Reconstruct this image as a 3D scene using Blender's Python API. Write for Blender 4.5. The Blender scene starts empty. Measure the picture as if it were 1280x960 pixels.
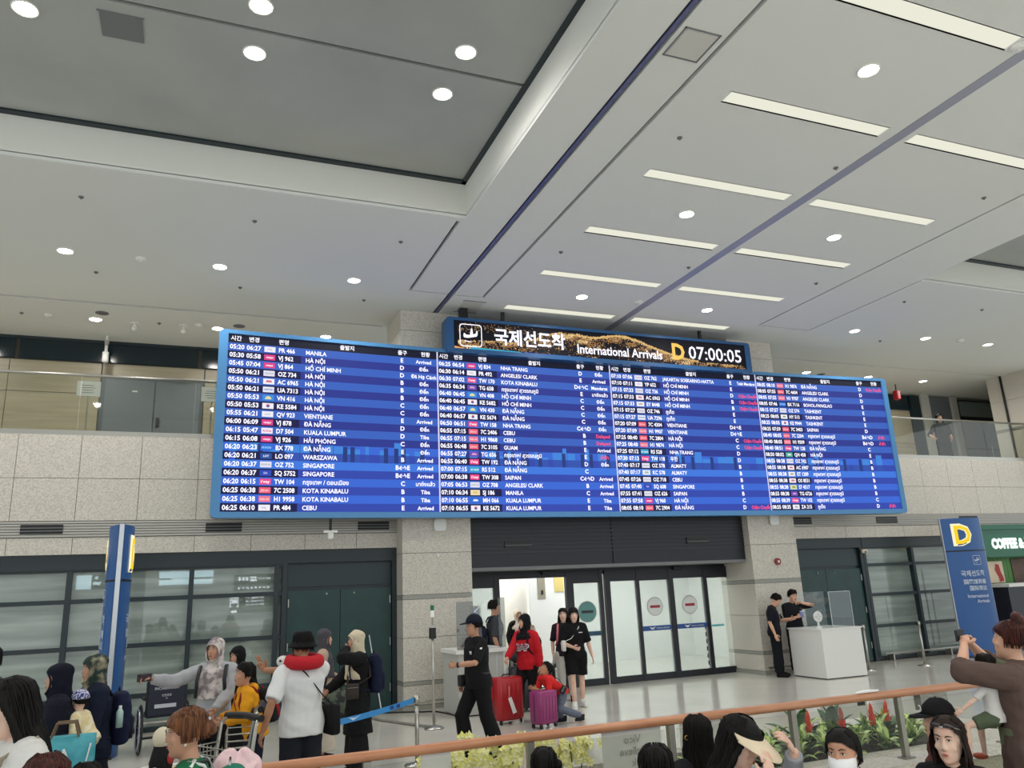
import bpy, bmesh, math, random
import numpy as np
from mathutils import Vector, Matrix
S = bpy.context.scene
COL = S.collection
random.seed(7)
PI = math.pi
# ---------------------------------------------------------------- camera
CR = Vector((0.925022, -0.377250, -0.045024)); CF = Vector((math.sin(.387254)*math.cos(.258338), math.cos(.387254)*math.cos(.258338), math.sin(.258338)))
_r0 = Vector((math.cos(.387254), -math.sin(.387254), 0)); _u0 = _r0.cross(CF); _c, _s = math.cos(-.0450385), math.sin(-.0450385)
CR = _r0*_c + _u0*_s; CU = _u0*_c - _r0*_s
cam = bpy.data.objects.new('camera', bpy.data.cameras.new('camera')); COL.objects.link(cam)
cam.matrix_world = Matrix(((CR.x, CU.x, -CF.x, 0), (CR.y, CU.y, -CF.y, 0), (CR.z, CU.z, -CF.z, 1.95), (0, 0, 0, 1)))
cam.data.sensor_width = 36; cam.data.lens = 27.6; cam.data.clip_start = .05; cam.data.clip_end = 200
S.camera = cam
# ---------------------------------------------------------------- world, exposure
S.view_settings.view_transform = 'Standard'; S.view_settings.look = 'None'; S.view_settings.exposure = 0.0; S.view_settings.gamma = 1
W = bpy.data.worlds.new('world'); S.world = W; W.use_nodes = True
W.node_tree.nodes['Background'].inputs[0].default_value = (0.93, 0.985, 1.0, 1)
W.node_tree.nodes['Background'].inputs[1].default_value = 1.22
LAMP = 40.0       # watts of each ceiling downlight

# ---------------------------------------------------------------- materials
def srgb(c):
    if isinstance(c, str): c = [int(c[i:i+2], 16)/255 for i in (0, 2, 4)]
    return tuple((x/12.92 if x <= .04045 else ((x+.055)/1.055)**2.4) for x in c)
_M = {}
def mat(name, c, rough=.6, metal=0, emit=0, noise=None, bump=0, spec=.5, coat=0, sheen=0):
    """noise=(scale, colour2, contrast) speckle; bump=(scale,strength) fine relief"""
    if name in _M: return _M[name]
    m = bpy.data.materials.new(name); m.use_nodes = True; nt = m.node_tree; b = nt.nodes['Principled BSDF']
    c = srgb(c)
    b.inputs['Base Color'].default_value = (*c, 1); b.inputs['Roughness'].default_value = rough; b.inputs['Metallic'].default_value = metal
    b.inputs['Specular IOR Level'].default_value = spec
    if coat: b.inputs['Coat Weight'].default_value = coat; b.inputs['Coat Roughness'].default_value = .08
    if emit:
        b.inputs['Emission Color'].default_value = (*c, 1); b.inputs['Emission Strength'].default_value = emit
        if emit >= .9: b.inputs['Base Color'].default_value = (.01, .01, .012, 1); b.inputs['Specular IOR Level'].default_value = .1
    if noise or bump:
        tc = nt.nodes.new('ShaderNodeTexCoord')
    if noise:
        sc, c2, lo, hi = noise[:4]; st = noise[4] if len(noise) > 4 else (1, 1, 1)
        mp = nt.nodes.new('ShaderNodeMapping'); mp.inputs['Scale'].default_value = st; nt.links.new(tc.outputs['Object'], mp.inputs[0])
        n = nt.nodes.new('ShaderNodeTexNoise'); n.inputs['Scale'].default_value = sc; n.inputs['Detail'].default_value = 3
        nt.links.new(mp.outputs[0], n.inputs['Vector'])
        r = nt.nodes.new('ShaderNodeValToRGB'); r.color_ramp.elements[0].position = lo; r.color_ramp.elements[1].position = hi
        r.color_ramp.elements[0].color = (*c, 1); r.color_ramp.elements[1].color = (*srgb(c2), 1)
        nt.links.new(n.outputs['Fac'], r.inputs[0]); nt.links.new(r.outputs[0], b.inputs['Base Color'])
        if 0 < emit: nt.links.new(r.outputs[0], b.inputs['Emission Color'])
    if bump:
        n = nt.nodes.new('ShaderNodeTexNoise'); n.inputs['Scale'].default_value = bump[0]; nt.links.new(tc.outputs['Object'], n.inputs['Vector'])
        bp = nt.nodes.new('ShaderNodeBump'); bp.inputs['Strength'].default_value = bump[1]; bp.inputs['Distance'].default_value = .01
        nt.links.new(n.outputs['Fac'], bp.inputs['Height']); nt.links.new(bp.outputs[0], b.inputs['Normal'])
    _M[name] = m; return m
def glass(name, tint=(1, 1, 1), refl=.1, rough=.02, haze=0):
    if name in _M: return _M[name]
    m = bpy.data.materials.new(name); m.use_nodes = True; nt = m.node_tree; nt.nodes.remove(nt.nodes['Principled BSDF'])
    o = nt.nodes['Material Output']; t = nt.nodes.new('ShaderNodeBsdfTransparent'); t.inputs[0].default_value = (*tint, 1)
    g = nt.nodes.new('ShaderNodeBsdfGlossy'); g.inputs['Roughness'].default_value = rough
    f = nt.nodes.new('ShaderNodeLayerWeight'); f.inputs[0].default_value = .5
    pw = nt.nodes.new('ShaderNodeMath'); pw.operation = 'POWER'; pw.inputs[1].default_value = 4; nt.links.new(f.outputs['Facing'], pw.inputs[0])
    mm = nt.nodes.new('ShaderNodeMath'); mm.operation = 'MULTIPLY_ADD'; mm.inputs[1].default_value = .8; mm.inputs[2].default_value = refl; mm.use_clamp = True
    nt.links.new(pw.outputs[0], mm.inputs[0])
    x = nt.nodes.new('ShaderNodeMixShader'); nt.links.new(mm.outputs[0], x.inputs[0]); nt.links.new(t.outputs[0], x.inputs[1]); nt.links.new(g.outputs[0], x.inputs[2])
    out = x
    if haze:
        d = nt.nodes.new('ShaderNodeBsdfDiffuse'); d.inputs[0].default_value = (.75, .78, .76, 1)
        y = nt.nodes.new('ShaderNodeMixShader'); y.inputs[0].default_value = haze; nt.links.new(x.outputs[0], y.inputs[1]); nt.links.new(d.outputs[0], y.inputs[2]); out = y
    nt.links.new(out.outputs[0], o.inputs[0]); _M[name] = m; return m

PAINT = mat('ceiling_paint', 'e2e4e1', .7, bump=(3, .05))
FASCIA = mat('fascia_paint', 'e6e6e0', .6)
COFFER = mat('coffer_metal', 'a2a5a3', .45, 0, noise=(.9, 'adb0ad', .3, .7), spec=.5)
GAPM = mat('shadow_gap', '707074', .7)
STONE = mat('granite', 'd6d0c5', .45, noise=(55, 'b8b1a6', .42, .66))
STONE_D = mat('granite_band', 'a8a89e', .4, noise=(70, '8c8c84', .4, .6))
JOINT = mat('joint_backing', '6d6a64', .8)
FLOORM = mat('floor_stone', 'd2cfc4', .13, noise=(.8, 'c6c3b8', .3, .7), spec=.6)
ALU = mat('louvre_aluminium', 'b2afa8', .4, .3)
DARK = mat('dark_green_frame', '1d2a30', .4)
DOORG = mat('green_door_paint', '163f3d', .38, noise=(3, '123433', .35, .7))
DOORT = mat('dark_teal_panel', '152a30', .35)
BLACKP = mat('black_panel', '1a1b26', .45)
GREYEDGE = mat('grey_edge', '77787a', .5)
BLIND = mat('window_blind', 'a0a59f', .6, noise=(2.2, 'cfd3cd', .4, .72, (.22, 1, 3.4)))
GLASS = glass('window_glass', (.93, .955, .945), .045)
GLASSR = glass('rail_glass', (.86, .88, .84), .055)
GLASSD = glass('door_glass', (.93, .97, .96), .03, haze=.25)
ACRYL = glass('acrylic', (.93, .95, .95), .06)
STEEL = mat('brushed_steel', 'b9b7b0', .28, .9)
STEELD = mat('steel_post', '8f8d84', .35, .7)
BLACK = mat('black_plastic', '141416', .45)
WHITEP = mat('white_plastic', 'e8e8e4', .4)
WOODW = mat('wood_veneer', 'a89e86', .4, noise=(2.5, '958b74', .3, .7, (.3, 1, 5)))
GREYD = mat('grey_steel_door', '6a7076', .4)
BLUEF = mat('sign_frame_blue', '4f8abf', .35, .1)
TOTEM = mat('totem_blue', '2c5c9c', .35)
SILVER = mat('silver_strip', 'c4c6cc', .3, .6)
def screen(name, c, e=1.0): return mat(name, c, .5, emit=e)
LAMPM = mat('lamp_disc', 'fffaf0', emit=24)
STRIPM = mat('strip_diffuser', 'f3f2e0', emit=.92)

# ---------------------------------------------------------------- mesh builder
class MB:
    def __init__(s): s.v = []; s.f = []; s.m = []; s.mats = []
    def mi(s, m):
        if m not in s.mats: s.mats.append(m)
        return s.mats.index(m)
    def add(s, vs, fs, m):
        n = len(s.v); k = s.mi(m); s.v += [tuple(v) for v in vs]; s.f += [tuple(i+n for i in f) for f in fs]; s.m += [k]*len(fs); return s
    def box(s, x0, x1, y0, y1, z0, z1, m):
        return s.add([(x0,y0,z0),(x1,y0,z0),(x1,y1,z0),(x0,y1,z0),(x0,y0,z1),(x1,y0,z1),(x1,y1,z1),(x0,y1,z1)],
                     [(3,2,1,0),(4,5,6,7),(0,1,5,4),(1,2,6,5),(2,3,7,6),(3,0,4,7)], m)
    def bev(s, x0, x1, y0, y1, z0, z1, r, m, seg=3, axis='z'):
        """box with rounded vertical (axis) edges"""
        pts = []
        a0, a1, b0, b1, c0, c1 = {'z': (x0,x1,y0,y1,z0,z1), 'y': (x0,x1,z0,z1,y0,y1), 'x': (y0,y1,z0,z1,x0,x1)}[axis]
        for cx, cy, t in ((a1-r,b1-r,0),(a0+r,b1-r,1),(a0+r,b0+r,2),(a1-r,b0+r,3)):
            for i in range(seg+1):
                a = (t+i/seg)*PI/2; pts.append((cx+r*math.cos(a), cy+r*math.sin(a)))
        n = len(pts); r2 = min(r*.5, (c1-c0)*.2)
        mx, my = (a0+a1)/2, (b0+b1)/2; sx, sy = (a1-a0), (b1-b0)
        ins = [(mx+(p[0]-mx)*(1-2*r2/sx), my+(p[1]-my)*(1-2*r2/sy)) for p in pts]
        rings = [(ins, c0), (pts, c0+r2), (pts, c1-r2), (ins, c1)]
        V = []
        for ps, c in rings:
            for p in ps: V.append({'z': (p[0],p[1],c), 'y': (p[0],c,p[1]), 'x': (c,p[0],p[1])}[axis])
        F = [(j*n+i, j*n+(i+1)%n, (j+1)*n+(i+1)%n, (j+1)*n+i) for j in range(3) for i in range(n)]
        F += [tuple(range(n))[::-1], tuple(range(3*n, 4*n))]
        return s.add(V, F, m)
    def cyl(s, p0, p1, r0, m, r1=None, n=12, cap=True):
        r1 = r0 if r1 is None else r1
        return s.tube([p0, p1], [r0, r1], m, n, cap)
    def tube(s, pts, rs, m, n=8, cap=True, closed=False, flat=1.0, up=None):
        P = [Vector(p) for p in pts]
        if not isinstance(rs, (list, tuple)): rs = [rs]*len(P)
        V = []; F = []; prev = None
        for i, p in enumerate(P):
            if closed: t = P[(i+1) % len(P)]-P[i-1]
            else: t = P[min(i+1, len(P)-1)]-P[max(i-1, 0)]
            if t.length < 1e-9: t = Vector((0, 0, 1))
            t.normalize()
            a = Vector(up) if up else (prev if prev else (Vector((0,0,1)) if abs(t.z) < .9 else Vector((1,0,0))))
            x = (a-t*a.dot(t)); x.normalize(); y = t.cross(x); prev = x
            for k in range(n):
                an = 2*PI*k/n; V.append(p+x*math.cos(an)*rs[i]*flat+y*math.sin(an)*rs[i])
        L = len(P)
        for i in range(L if closed else L-1):
            for k in range(n): F.append((i*n+k, i*n+(k+1) % n, ((i+1) % L)*n+(k+1) % n, ((i+1) % L)*n+k))
        if cap and not closed: F += [tuple(range(n))[::-1], tuple(range((L-1)*n, L*n))]
        return s.add(V, F, m)
    def ell(s, c, r, m, n=12, k=8, R=None):
        V = []; F = []
        for j in range(k+1):
            th = PI*j/k
            for i in range(n):
                ph = 2*PI*i/n; v = Vector((r[0]*math.sin(th)*math.cos(ph), r[1]*math.sin(th)*math.sin(ph), r[2]*math.cos(th)))
                if R: v = R @ v
                V.append(Vector(c)+v)
        for j in range(k):
            for i in range(n): F.append((j*n+i, (j+1)*n+i, (j+1)*n+(i+1) % n, j*n+(i+1) % n))
        return s.add(V, F, m)
    def loft(s, secs, m, n=16, cap=True):
        """secs: (cx, cy, z, rx, ryfront, ryback)"""
        V = []; F = []
        for (cx, cy, z, rx, rf, rb) in secs:
            for i in range(n):
                a = 2*PI*i/n; sn = math.sin(a); V.append((cx+rx*math.cos(a), cy+(rf if sn > 0 else rb)*sn, z))
        for j in range(len(secs)-1):
            for i in range(n): F.append((j*n+i, j*n+(i+1) % n, (j+1)*n+(i+1) % n, (j+1)*n+i))
        if cap: F += [tuple(range(n))[::-1], tuple(range((len(secs)-1)*n, len(secs)*n))]
        return s.add(V, F, m)
    def poly(s, pts, m, thick=None, ax=(0, -1, 0)):
        n = len(pts)
        if thick is None: return s.add(pts, [tuple(range(n))], m)
        a = Vector(ax)*thick; V = [Vector(p) for p in pts]+[Vector(p)+a for p in pts]
        F = [tuple(range(n))[::-1], tuple(range(n, 2*n))]+[(i, (i+1) % n, n+(i+1) % n, n+i) for i in range(n)]
        return s.add(V, F, m)
    def xf(s, M): s.v = [tuple(M @ Vector(v)) for v in s.v]; return s
    def mesh(s, name, smooth=False):
        me = bpy.data.meshes.new(name); me.from_pydata(s.v, [], s.f)
        for m in s.mats: me.materials.append(m)
        me.polygons.foreach_set('material_index', s.m)
        if smooth: me.polygons.foreach_set('use_smooth', [True]*len(s.f))
        me.update(); return me
    def build(s, name, parent=None, smooth=False, loc=None, norm=False):
        me = s.mesh(name, smooth)
        if norm:
            bm = bmesh.new(); bm.from_mesh(me); bmesh.ops.recalc_face_normals(bm, faces=bm.faces); bm.to_mesh(me); bm.free()
        o = bpy.data.objects.new(name, me); COL.objects.link(o)
        if parent: o.parent = parent
        if loc: o.location = loc
        return o
def tag(o, label=None, cat=None, group=None, kind=None):
    if label: o['label'] = label
    if cat: o['category'] = cat
    if group: o['group'] = group
    if kind: o['kind'] = kind
    return o
def thing(name, label, cat, loc=(0, 0, 0), rz=0, group=None):
    o = bpy.data.objects.new(name, None); COL.objects.link(o); o.location = loc; o.rotation_euler.z = rz; o.empty_display_size = .1
    return tag(o, label, cat, group)
def struct(o): o['kind'] = 'structure'; return o
def dup(o, loc=None, rz=None, label=None, parent=None, group=None):
    c = o.copy(); COL.objects.link(c)
    if parent: c.parent = parent
    if loc: c.location = loc
    if rz is not None: c.rotation_euler.z = rz
    if label: c['label'] = label
    if group: c['group'] = group
    for ch in list(o.children): dup(ch, parent=c)
    return c
def inst(me, name, parent, loc=(0, 0, 0), rot=(0, 0, 0), sc=(1, 1, 1)):
    o = bpy.data.objects.new(name, me); COL.objects.link(o); o.parent = parent; o.location = loc; o.rotation_euler = rot; o.scale = sc; return o

# ---------------------------------------------------------------- text as mesh
_tc = {}
def text_geo(txt, size, bold=0.0):
    """returns verts (n,2) and faces with the baseline-left corner at 0,0; also width"""
    k = (txt, round(size, 4), bold)
    if k in _tc: return _tc[k]
    cu = bpy.data.curves.new('t', 'FONT'); cu.body = txt; cu.size = size; cu.resolution_u = 2; cu.offset = bold*size; cu.fill_mode = 'FRONT'
    o = bpy.data.objects.new('t', cu)
    me = o.to_mesh()
    vs = np.zeros(len(me.vertices)*3); me.vertices.foreach_get('co', vs); vs = vs.reshape(-1, 3)[:, :2].copy()
    fs = [tuple(p.vertices) for p in me.polygons]
    o.to_mesh_clear(); bpy.data.objects.remove(o); bpy.data.curves.remove(cu)
    w = float(vs[:, 0].max()) if len(vs) else 0
    _tc[k] = (vs, fs, w); return _tc[k]
def put_text(mb, txt, x, z, size, m, mapf, align='l', bold=.01, maxw=None, sx=1.0):
    vs, fs, w = text_geo(txt, size, bold)
    if not len(vs): return
    if maxw and w*sx > maxw: sx = maxw/w
    off = {'l': 0, 'c': -w*sx/2, 'r': -w*sx}[align]
    mb.add([mapf(x+off+v[0]*sx, z+v[1]) for v in vs], fs, m)
# ================================================================ ROOM SHELL
CZ = 7.5
struct(MB().box(-14, 30, -10, 24, -.1, 0, FLOORM).build('floor'))
def holed(x0, x1, y0, y1, z0, z1, holes, m):
    xs = sorted({x0, x1, *[min(max(h[i], x0), x1) for h in holes for i in (0, 1)]}); ys = sorted({y0, y1, *[min(max(h[i], y0), y1) for h in holes for i in (2, 3)]})
    mb = MB()
    solid = {}
    for i in range(len(xs)-1):
        for j in range(len(ys)-1):
            cx, cy = (xs[i]+xs[i+1])/2, (ys[j]+ys[j+1])/2
            solid[i, j] = not any(h[0] < cx < h[1] and h[2] < cy < h[3] for h in holes)
    for (i, j), s in solid.items():
        if not s: continue
        a, b, c, d = xs[i], xs[i+1], ys[j], ys[j+1]
        mb.add([(a,c,z0),(b,c,z0),(b,d,z0),(a,d,z0)], [(3,2,1,0)], m); mb.add([(a,c,z1),(b,c,z1),(b,d,z1),(a,d,z1)], [(0,1,2,3)], m)
        for (di, dj, q) in ((-1,0,((a,c),(a,d))),(1,0,((b,d),(b,c))),(0,-1,((b,c),(a,c))),(0,1,((a,d),(b,d)))):
            if not solid.get((i+di, j+dj), False):
                (p, r_), (s_, t) = q; mb.add([(p,r_,z0),(s_,t,z0),(s_,t,z1),(p,r_,z1)], [(3,2,1,0)], m)
    return mb
holes = [(-14, 3.6, 1.5, 10.38), (12.97, 30, 1.5, 10.35),
         (3.48, 3.54, 10.5, 13.48), (4.93, 4.99, -10, 13.48), (3.48, 4.99, 13.44, 13.49), (4.25, 4.37, -10, 14.6),
         (8.22, 8.40, -10, 14.75), (11.52, 11.57, -10, 13.48), (12.96, 13.0, 10.35, 13.48), (11.52, 13.0, 13.44, 13.48),
         (-14, 3.45, 15.56, 15.64), (12.8, 22, 15.5, 15.56)]
SY = [(4.63, 4.84), (6.43, 6.63), (8.25, 8.45), (10.07, 10.29), (11.88, 12.09), (13.7, 13.93), (2.82, 3.03), (1.0, 1.21), (-.8, -.6)]
strips = [(x0, x1, a, b) for (a, b) in SY for (x0, x1) in ((5.57, 8.03), (8.5, 10.96))]
struct(holed(-14, 30, -10, 18.2, CZ, CZ+.06, holes+strips, PAINT).build('ceiling'))
struct(MB().box(3.7, 12.88, -10, 10.5, CZ+.065, CZ+.09, GAPM).box(-14, 30, 10.5, 18.2, CZ+.065, CZ+.09, GAPM).build('trim_1'))   # dark backing above the shadow grooves
TRACKM = mat('track_lavender', 'a6a8ba', .4, .3)
struct(MB().box(8.225, 8.395, -10, 14.75, CZ-.002, CZ+.02, TRACKM).box(4.285, 4.335, -10, 14.6, CZ+.005, CZ+.03, mat('track_blue', '62668e', .35, .3)).build('trim_2'))
# coffers: fascias, dark strips as gap shade, metallic coffer ceilings
co = MB()
struct(MB().box(-14, 3.6, 10.28, 10.38, CZ+.57, CZ+.60, DARK).box(3.53, 3.6, 1.5, 10.38, CZ+.57, CZ+.60, DARK).box(12.97, 30, 10.25, 10.35, CZ+.57, CZ+.60, DARK).build('trim_gap_shade'))  # dark strips stand in for the shade in the gap above the fascias
co.box(-14, 3.66, 10.38, 10.46, CZ+.05, CZ+.57, FASCIA); co.box(3.6, 3.68, 1.5, 10.38, CZ+.05, CZ+.57, FASCIA)
co.box(12.89, 12.97, 1.5, 10.35, CZ+.05, CZ+.57, FASCIA); co.box(12.97, 30, 10.35, 10.43, CZ+.05, CZ+.57, FASCIA); co.box(-14, 30, 1.4, 1.5, CZ+.05, CZ+.6, FASCIA)
struct(co.build('trim_3'))
struct(holed(-14, 3.55, 1.5, 10.30, 8.1, 8.16, [(-14, 3.55, 7.82, 7.88)], COFFER).build('ceiling_coffer_left'))
struct(holed(13.02, 30, 1.5, 10.27, 8.1, 8.16, [(13, 30, 7.82, 7.88)], COFFER).build('ceiling_coffer_right'))
struct(MB().box(-14, 30, 1.4, 10.5, 8.2, 8.25, GAPM).build('trim_4'))
# strip luminaires
for i, (x0, x1, a, b) in enumerate(strips):
    side = 'left' if x0 < 7 else 'right'; row = i//2
    nm = ['sixth', 'fifth', 'fourth', 'third', 'second', 'first'][row]+' row from the display board' if row < 6 else ['', '', '', '', '', '', 'overhead row', 'row just behind the viewer', 'row farthest behind the viewer'][row]
    if row == 0: nm = 'nearest visible row'
    t = thing('strip_light', 'recessed cream strip light %s of the lavender ceiling track, %s' % (side, nm), 'ceiling light', ((x0+x1)/2, (a+b)/2, CZ), group='recessed strip lights')
    w, h = (x1-x0)/2, (b-a)/2
    MB().box(-w, w, -h, h, .012, .02, STRIPM).build('diffuser', t)
    MB().box(-w-.01, w+.01, -h-.012, -h, 0, .055, FASCIA).box(-w-.01, w+.01, h, h+.012, 0, .055, FASCIA).build('housing', t)
# round downlights
def downlight(x, y, z, label, watts=None, r=.105, group='round ceiling downlights'):
    t = thing('downlight', label, 'ceiling light', (x, y, z), group=group)
    MB().cyl((0,0,-.004), (0,0,.004), r, LAMPM, n=20).build('lamp_disc', t)
    ring = MB(); P = [(math.cos(2*PI*i/20)*(r+.012), math.sin(2*PI*i/20)*(r+.012), -.004) for i in range(20)]
    ring.tube(P, .012, FASCIA, 6, closed=True).build('trim_ring', t)
    l = bpy.data.lights.new('downlight_lamp', 'SPOT'); l.energy = watts or LAMP*4; l.spot_size = 2.95; l.spot_blend = .9; l.shadow_soft_size = .1; l.color = (1, .975, .94)
    lo = bpy.data.objects.new('downlight_lamp', l); COL.objects.link(lo); lo.parent = t; lo.location = (0, 0, -.03)
    return t
rowname = {9.26: 'second', 5.6: 'nearest', 12.9: 'farthest', 1.9: 'overhead'}
for y in (1.9, 5.6, 9.26, 12.9):
    for x in (6.83, 9.77): downlight(x, y, CZ, 'round downlight %s of the lavender track, %s row among the strip lights' % ('left' if x < 8 else 'right', rowname[y]))
for i, x in enumerate((-4.4, -2.16, .15, 2.42)): downlight(x, 13.25, CZ, 'round downlight in the pale left ceiling, %s' % ['just off the left edge', 'leftmost in view', 'middle of three', 'nearest the left pillar'][i])
for i, x in enumerate((14.1, 16.35, 18.5, 20.7)): downlight(x, 13.2, CZ, 'round downlight in the pale right ceiling, %s' % ['nearest the right pillar', 'middle of three', 'rightmost in view', 'just off the right edge'][i])
for i, x in enumerate((-4.3, -2.05, .21, 2.42)): downlight(x, 16.55, CZ, 'balcony downlight above the wood panelled gallery, %s' % ['off the left edge', 'above the door sign', 'at the board corner', 'beside the left pillar'][i])
for i, x in enumerate((15.6, 17.85, 20.0)): downlight(x, 16.5, CZ, 'balcony downlight on the right gallery, %s' % ['nearest the pillar', 'above the board corner', 'above the standing person'][i])
for i, (x, y) in enumerate(((-1.96, 8.27), (.35, 7.45), (.34, 8.25), (2.65, 7.47), (2.62, 8.32), (-1.95, 7.42), (.35, 3.5), (-3, 3.5), (-5, 8.2))):
    downlight(x, y, 8.1, 'bright downlight in the dark grey coffer, %s' % ['upper left corner of the view', 'at the top edge of the view', 'below the one at the top edge', 'beyond the dark groove near the beam', 'nearest the ceiling beam', 'off the top edge left', 'overhead', 'overhead far left', 'far left'][i], r=.112, watts=LAMP*2)
for x in (15.5, 18.5): downlight(x, 8.3, 8.1, 'bright downlight hidden in the right coffer, %s' % ('inner' if x < 16 else 'outer'), r=.112, watts=LAMP*2)
# the room goes on behind the viewer: more of the same lamps
for y in (-2, -5.5):
    for i, x in enumerate((-6, -1.5, 3, 6.8, 9.8, 14, 18.5)): downlight(x, y, CZ, 'round downlight behind the viewer, %s row, %s from the left' % ('nearer' if y > -3 else 'farther', ['first', 'second', 'third', 'fourth', 'fifth', 'sixth', 'seventh'][i]), watts=LAMP*6, group='downlights behind the viewer')
# small ceiling fittings
def disc_thing(name, label, cat, x, y, r, m, z=CZ, h=.02, group=None):
    t = thing(name, label, cat, (x, y, z), group=group)
    MB().loft([(0,0,0,r,r,r),(0,0,-h*.6,r,r,r),(0,0,-h,r*.7,r*.7,r*.7)], m, 14).build('cover', t, norm=True)
    MB().cyl((0,0,-h), (0,0,-h-.015), r*.3, m, n=10).build('nozzle', t); return t
for i, (x, y) in enumerate([(-1.72, 11.28), (.58, 11.36), (2.84, 11.45), (-1.8, 14.04), (.52, 14.12), (2.78, 14.17), (5.52, 7.45), (8.08, 7.43), (5.53, 11.09), (8.07, 11.05), (10.99, 11.03), (13.64, 11.35), (15.84, 11.27), (11.02, 7.44), (15.36, 13.66), (-3.3, 16.5), (-.9, 16.5)]):
    disc_thing('sprinkler', 'small dark sprinkler head flush in the %s ceiling, %s' % (('left' if x < 3.5 else ('middle' if x < 11.5 else 'right')), ['nearest left', 'second of the near row', 'by the beam', 'far left', 'far second', 'far by the pillar', 'above the third strip row, left', 'on the track, near', 'left strips, far', 'on the track, far', 'right strips, far', 'inner far', 'outer far', 'right strips, near', 'nearest the wall', 'over the gallery far left', 'over the gallery middle'][i]), 'sprinkler', x, y, .035, GAPM, group='sprinkler heads')
for (x, y, l) in ((-1.07, 13.25, 'white smoke detector between the left downlights'), (8.12, 4.75, 'white smoke detector on the lavender track, upper right'), (8.08, 12.85, 'white smoke detector on the lavender track near the board'), (17.4, 13.1, 'white smoke detector between the right downlights'), (-2.85, 16.5, 'white detector on the gallery ceiling, left'), (-.15, 16.4, 'white detector on the gallery ceiling, middle')):
    disc_thing('smoke_detector', l, 'smoke detector', x, y, .08, WHITEP, h=.045)
for (x, y, l) in ((-1.9, 16.15, 'dark round speaker grille on the gallery ceiling, left one'), (.62, 16.3, 'dark round speaker grille on the gallery ceiling, right one'), (16.2, 16.6, 'dark round speaker grille on the right gallery ceiling')):
    disc_thing('ceiling_speaker', l, 'speaker', x, y, .12, GAPM, h=.01)
for (x, y) in ((-1.35, 16.6), (-.45, 16.55)):
    t = thing('ceiling_camera', 'white camera hanging from the gallery ceiling, %s' % ('left one' if x < -1 else 'right one'), 'camera', (x, y, CZ))
    MB().loft([(0,0,0,.09,.09,.09),(0,0,-.02,.09,.09,.09),(0,0,-.03,.03,.03,.03),(0,0,-.1,.03,.03,.03)], WHITEP, 12).build('mount', t); MB().ell((0,0,-.12), (.05,.05,.05), WHITEP).build('dome', t, smooth=True)
t = thing('ceiling_hatch', 'square ceiling access hatch beside the blue track', 'hatch', (4.64, 5.88, CZ))
MB().box(-.19, .19, -.2, .2, -.006, 0, mat('hatch', 'cfcec8', .6)).build('door', t); 
fr = MB(); [fr.box(*q, -.01, 0, GREYEDGE) for q in ((-.22,-.205,-.23,.23),(.205,.22,-.23,.23),(-.22,.22,-.23,-.215),(-.22,.22,.215,.23))]; fr.build('frame', t)
t = thing('ceiling_hatch', 'square ceiling access hatch next to the left pillar top', 'hatch', (4.87, 14.0, CZ))
MB().box(-.21, .21, -.3, .3, -.006, 0, _M['hatch']).build('door', t); MB().box(-.24, .24, -.33, -.31, -.01, 0, GREYEDGE).box(-.24, .24, .31, .33, -.01, 0, GREYEDGE).build('frame', t)
t = thing('ceiling_hatch', 'dark square access panel in the grey coffer ceiling', 'hatch', (-1.04, 8.26, 8.1))
MB().box(-.21, .21, -.2, .2, -.012, 0, mat('coffer_hatch', '7d7f80', .5, .3)).build('door', t); MB().box(-.23, .23, -.22, -.205, -.016, 0, GREYEDGE).build('frame', t)

# ---------------------------------------------------------------- main wall
def slabs(parent, xs, zs, y0, y1, m, gap=.008, nm='stone_slab', jit=.002):
    for i in range(len(xs)-1):
        for j in range(len(zs)-1):
            d = random.uniform(-jit, jit)
            MB().box(xs[i]+gap/2, xs[i+1]-gap/2, y0+d, y1, zs[j]+gap/2, zs[j+1]-gap/2, m).build(nm, parent)
WL = [-11.22+.935*i for i in range(16)]; WL = [x for x in WL if x < 3.3]+[3.58]
WR = [12.7]+[12.7+.94*i for i in range(1, 15)]
for nm, xs, x0, x1 in (('wall_left', WL, -11.2, 3.58), ('wall_right', WR, 12.7, 25.8)):
    w = struct(MB().box(x0, x1, 14.93, 15.3, 2.85, 4.85, JOINT).build(nm))
    slabs(w, xs, [3.40, 4.11, 4.85], 14.9, 14.94, STONE); slabs(w, xs, [2.85, 3.13], 14.9, 14.94, STONE)
    lv = struct(MB().box(x0, x1, 14.905, 14.935, 3.135, 3.395, mat('louvre_back', '8a8882', .5)).build('trim_5' if x0 < 0 else 'trim_6'))
    for k in range(6): MB().box(x0, x1, 14.885, 14.91, 3.14+k*.044, 3.14+k*.044+.03, ALU).build('louvre_slat', lv)
for (a, b, l) in ((-2.63, -2.02, 'far left'), (.17, .77, 'under the board corner'), (2.83, 3.42, 'beside the left pillar'), (13.0, 13.57, 'beside the right pillar'), (15.6, 16.28, 'under the right board corner'), (18.44, 19.1, 'above the right blue totem')):
    t = thing('air_vent', 'black slotted air vent in the aluminium louvre band, %s' % l, 'vent', ((a+b)/2, 14.88, 3.19)); w = (b-a)/2
    MB().box(-w, w, -.005, .02, 0, .15, BLACK).build('opening', t)
    for k in range(2): MB().box(-w, w, -.014, -.004, .04+k*.05, .052+k*.05, GREYEDGE).build('slat', t)
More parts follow.
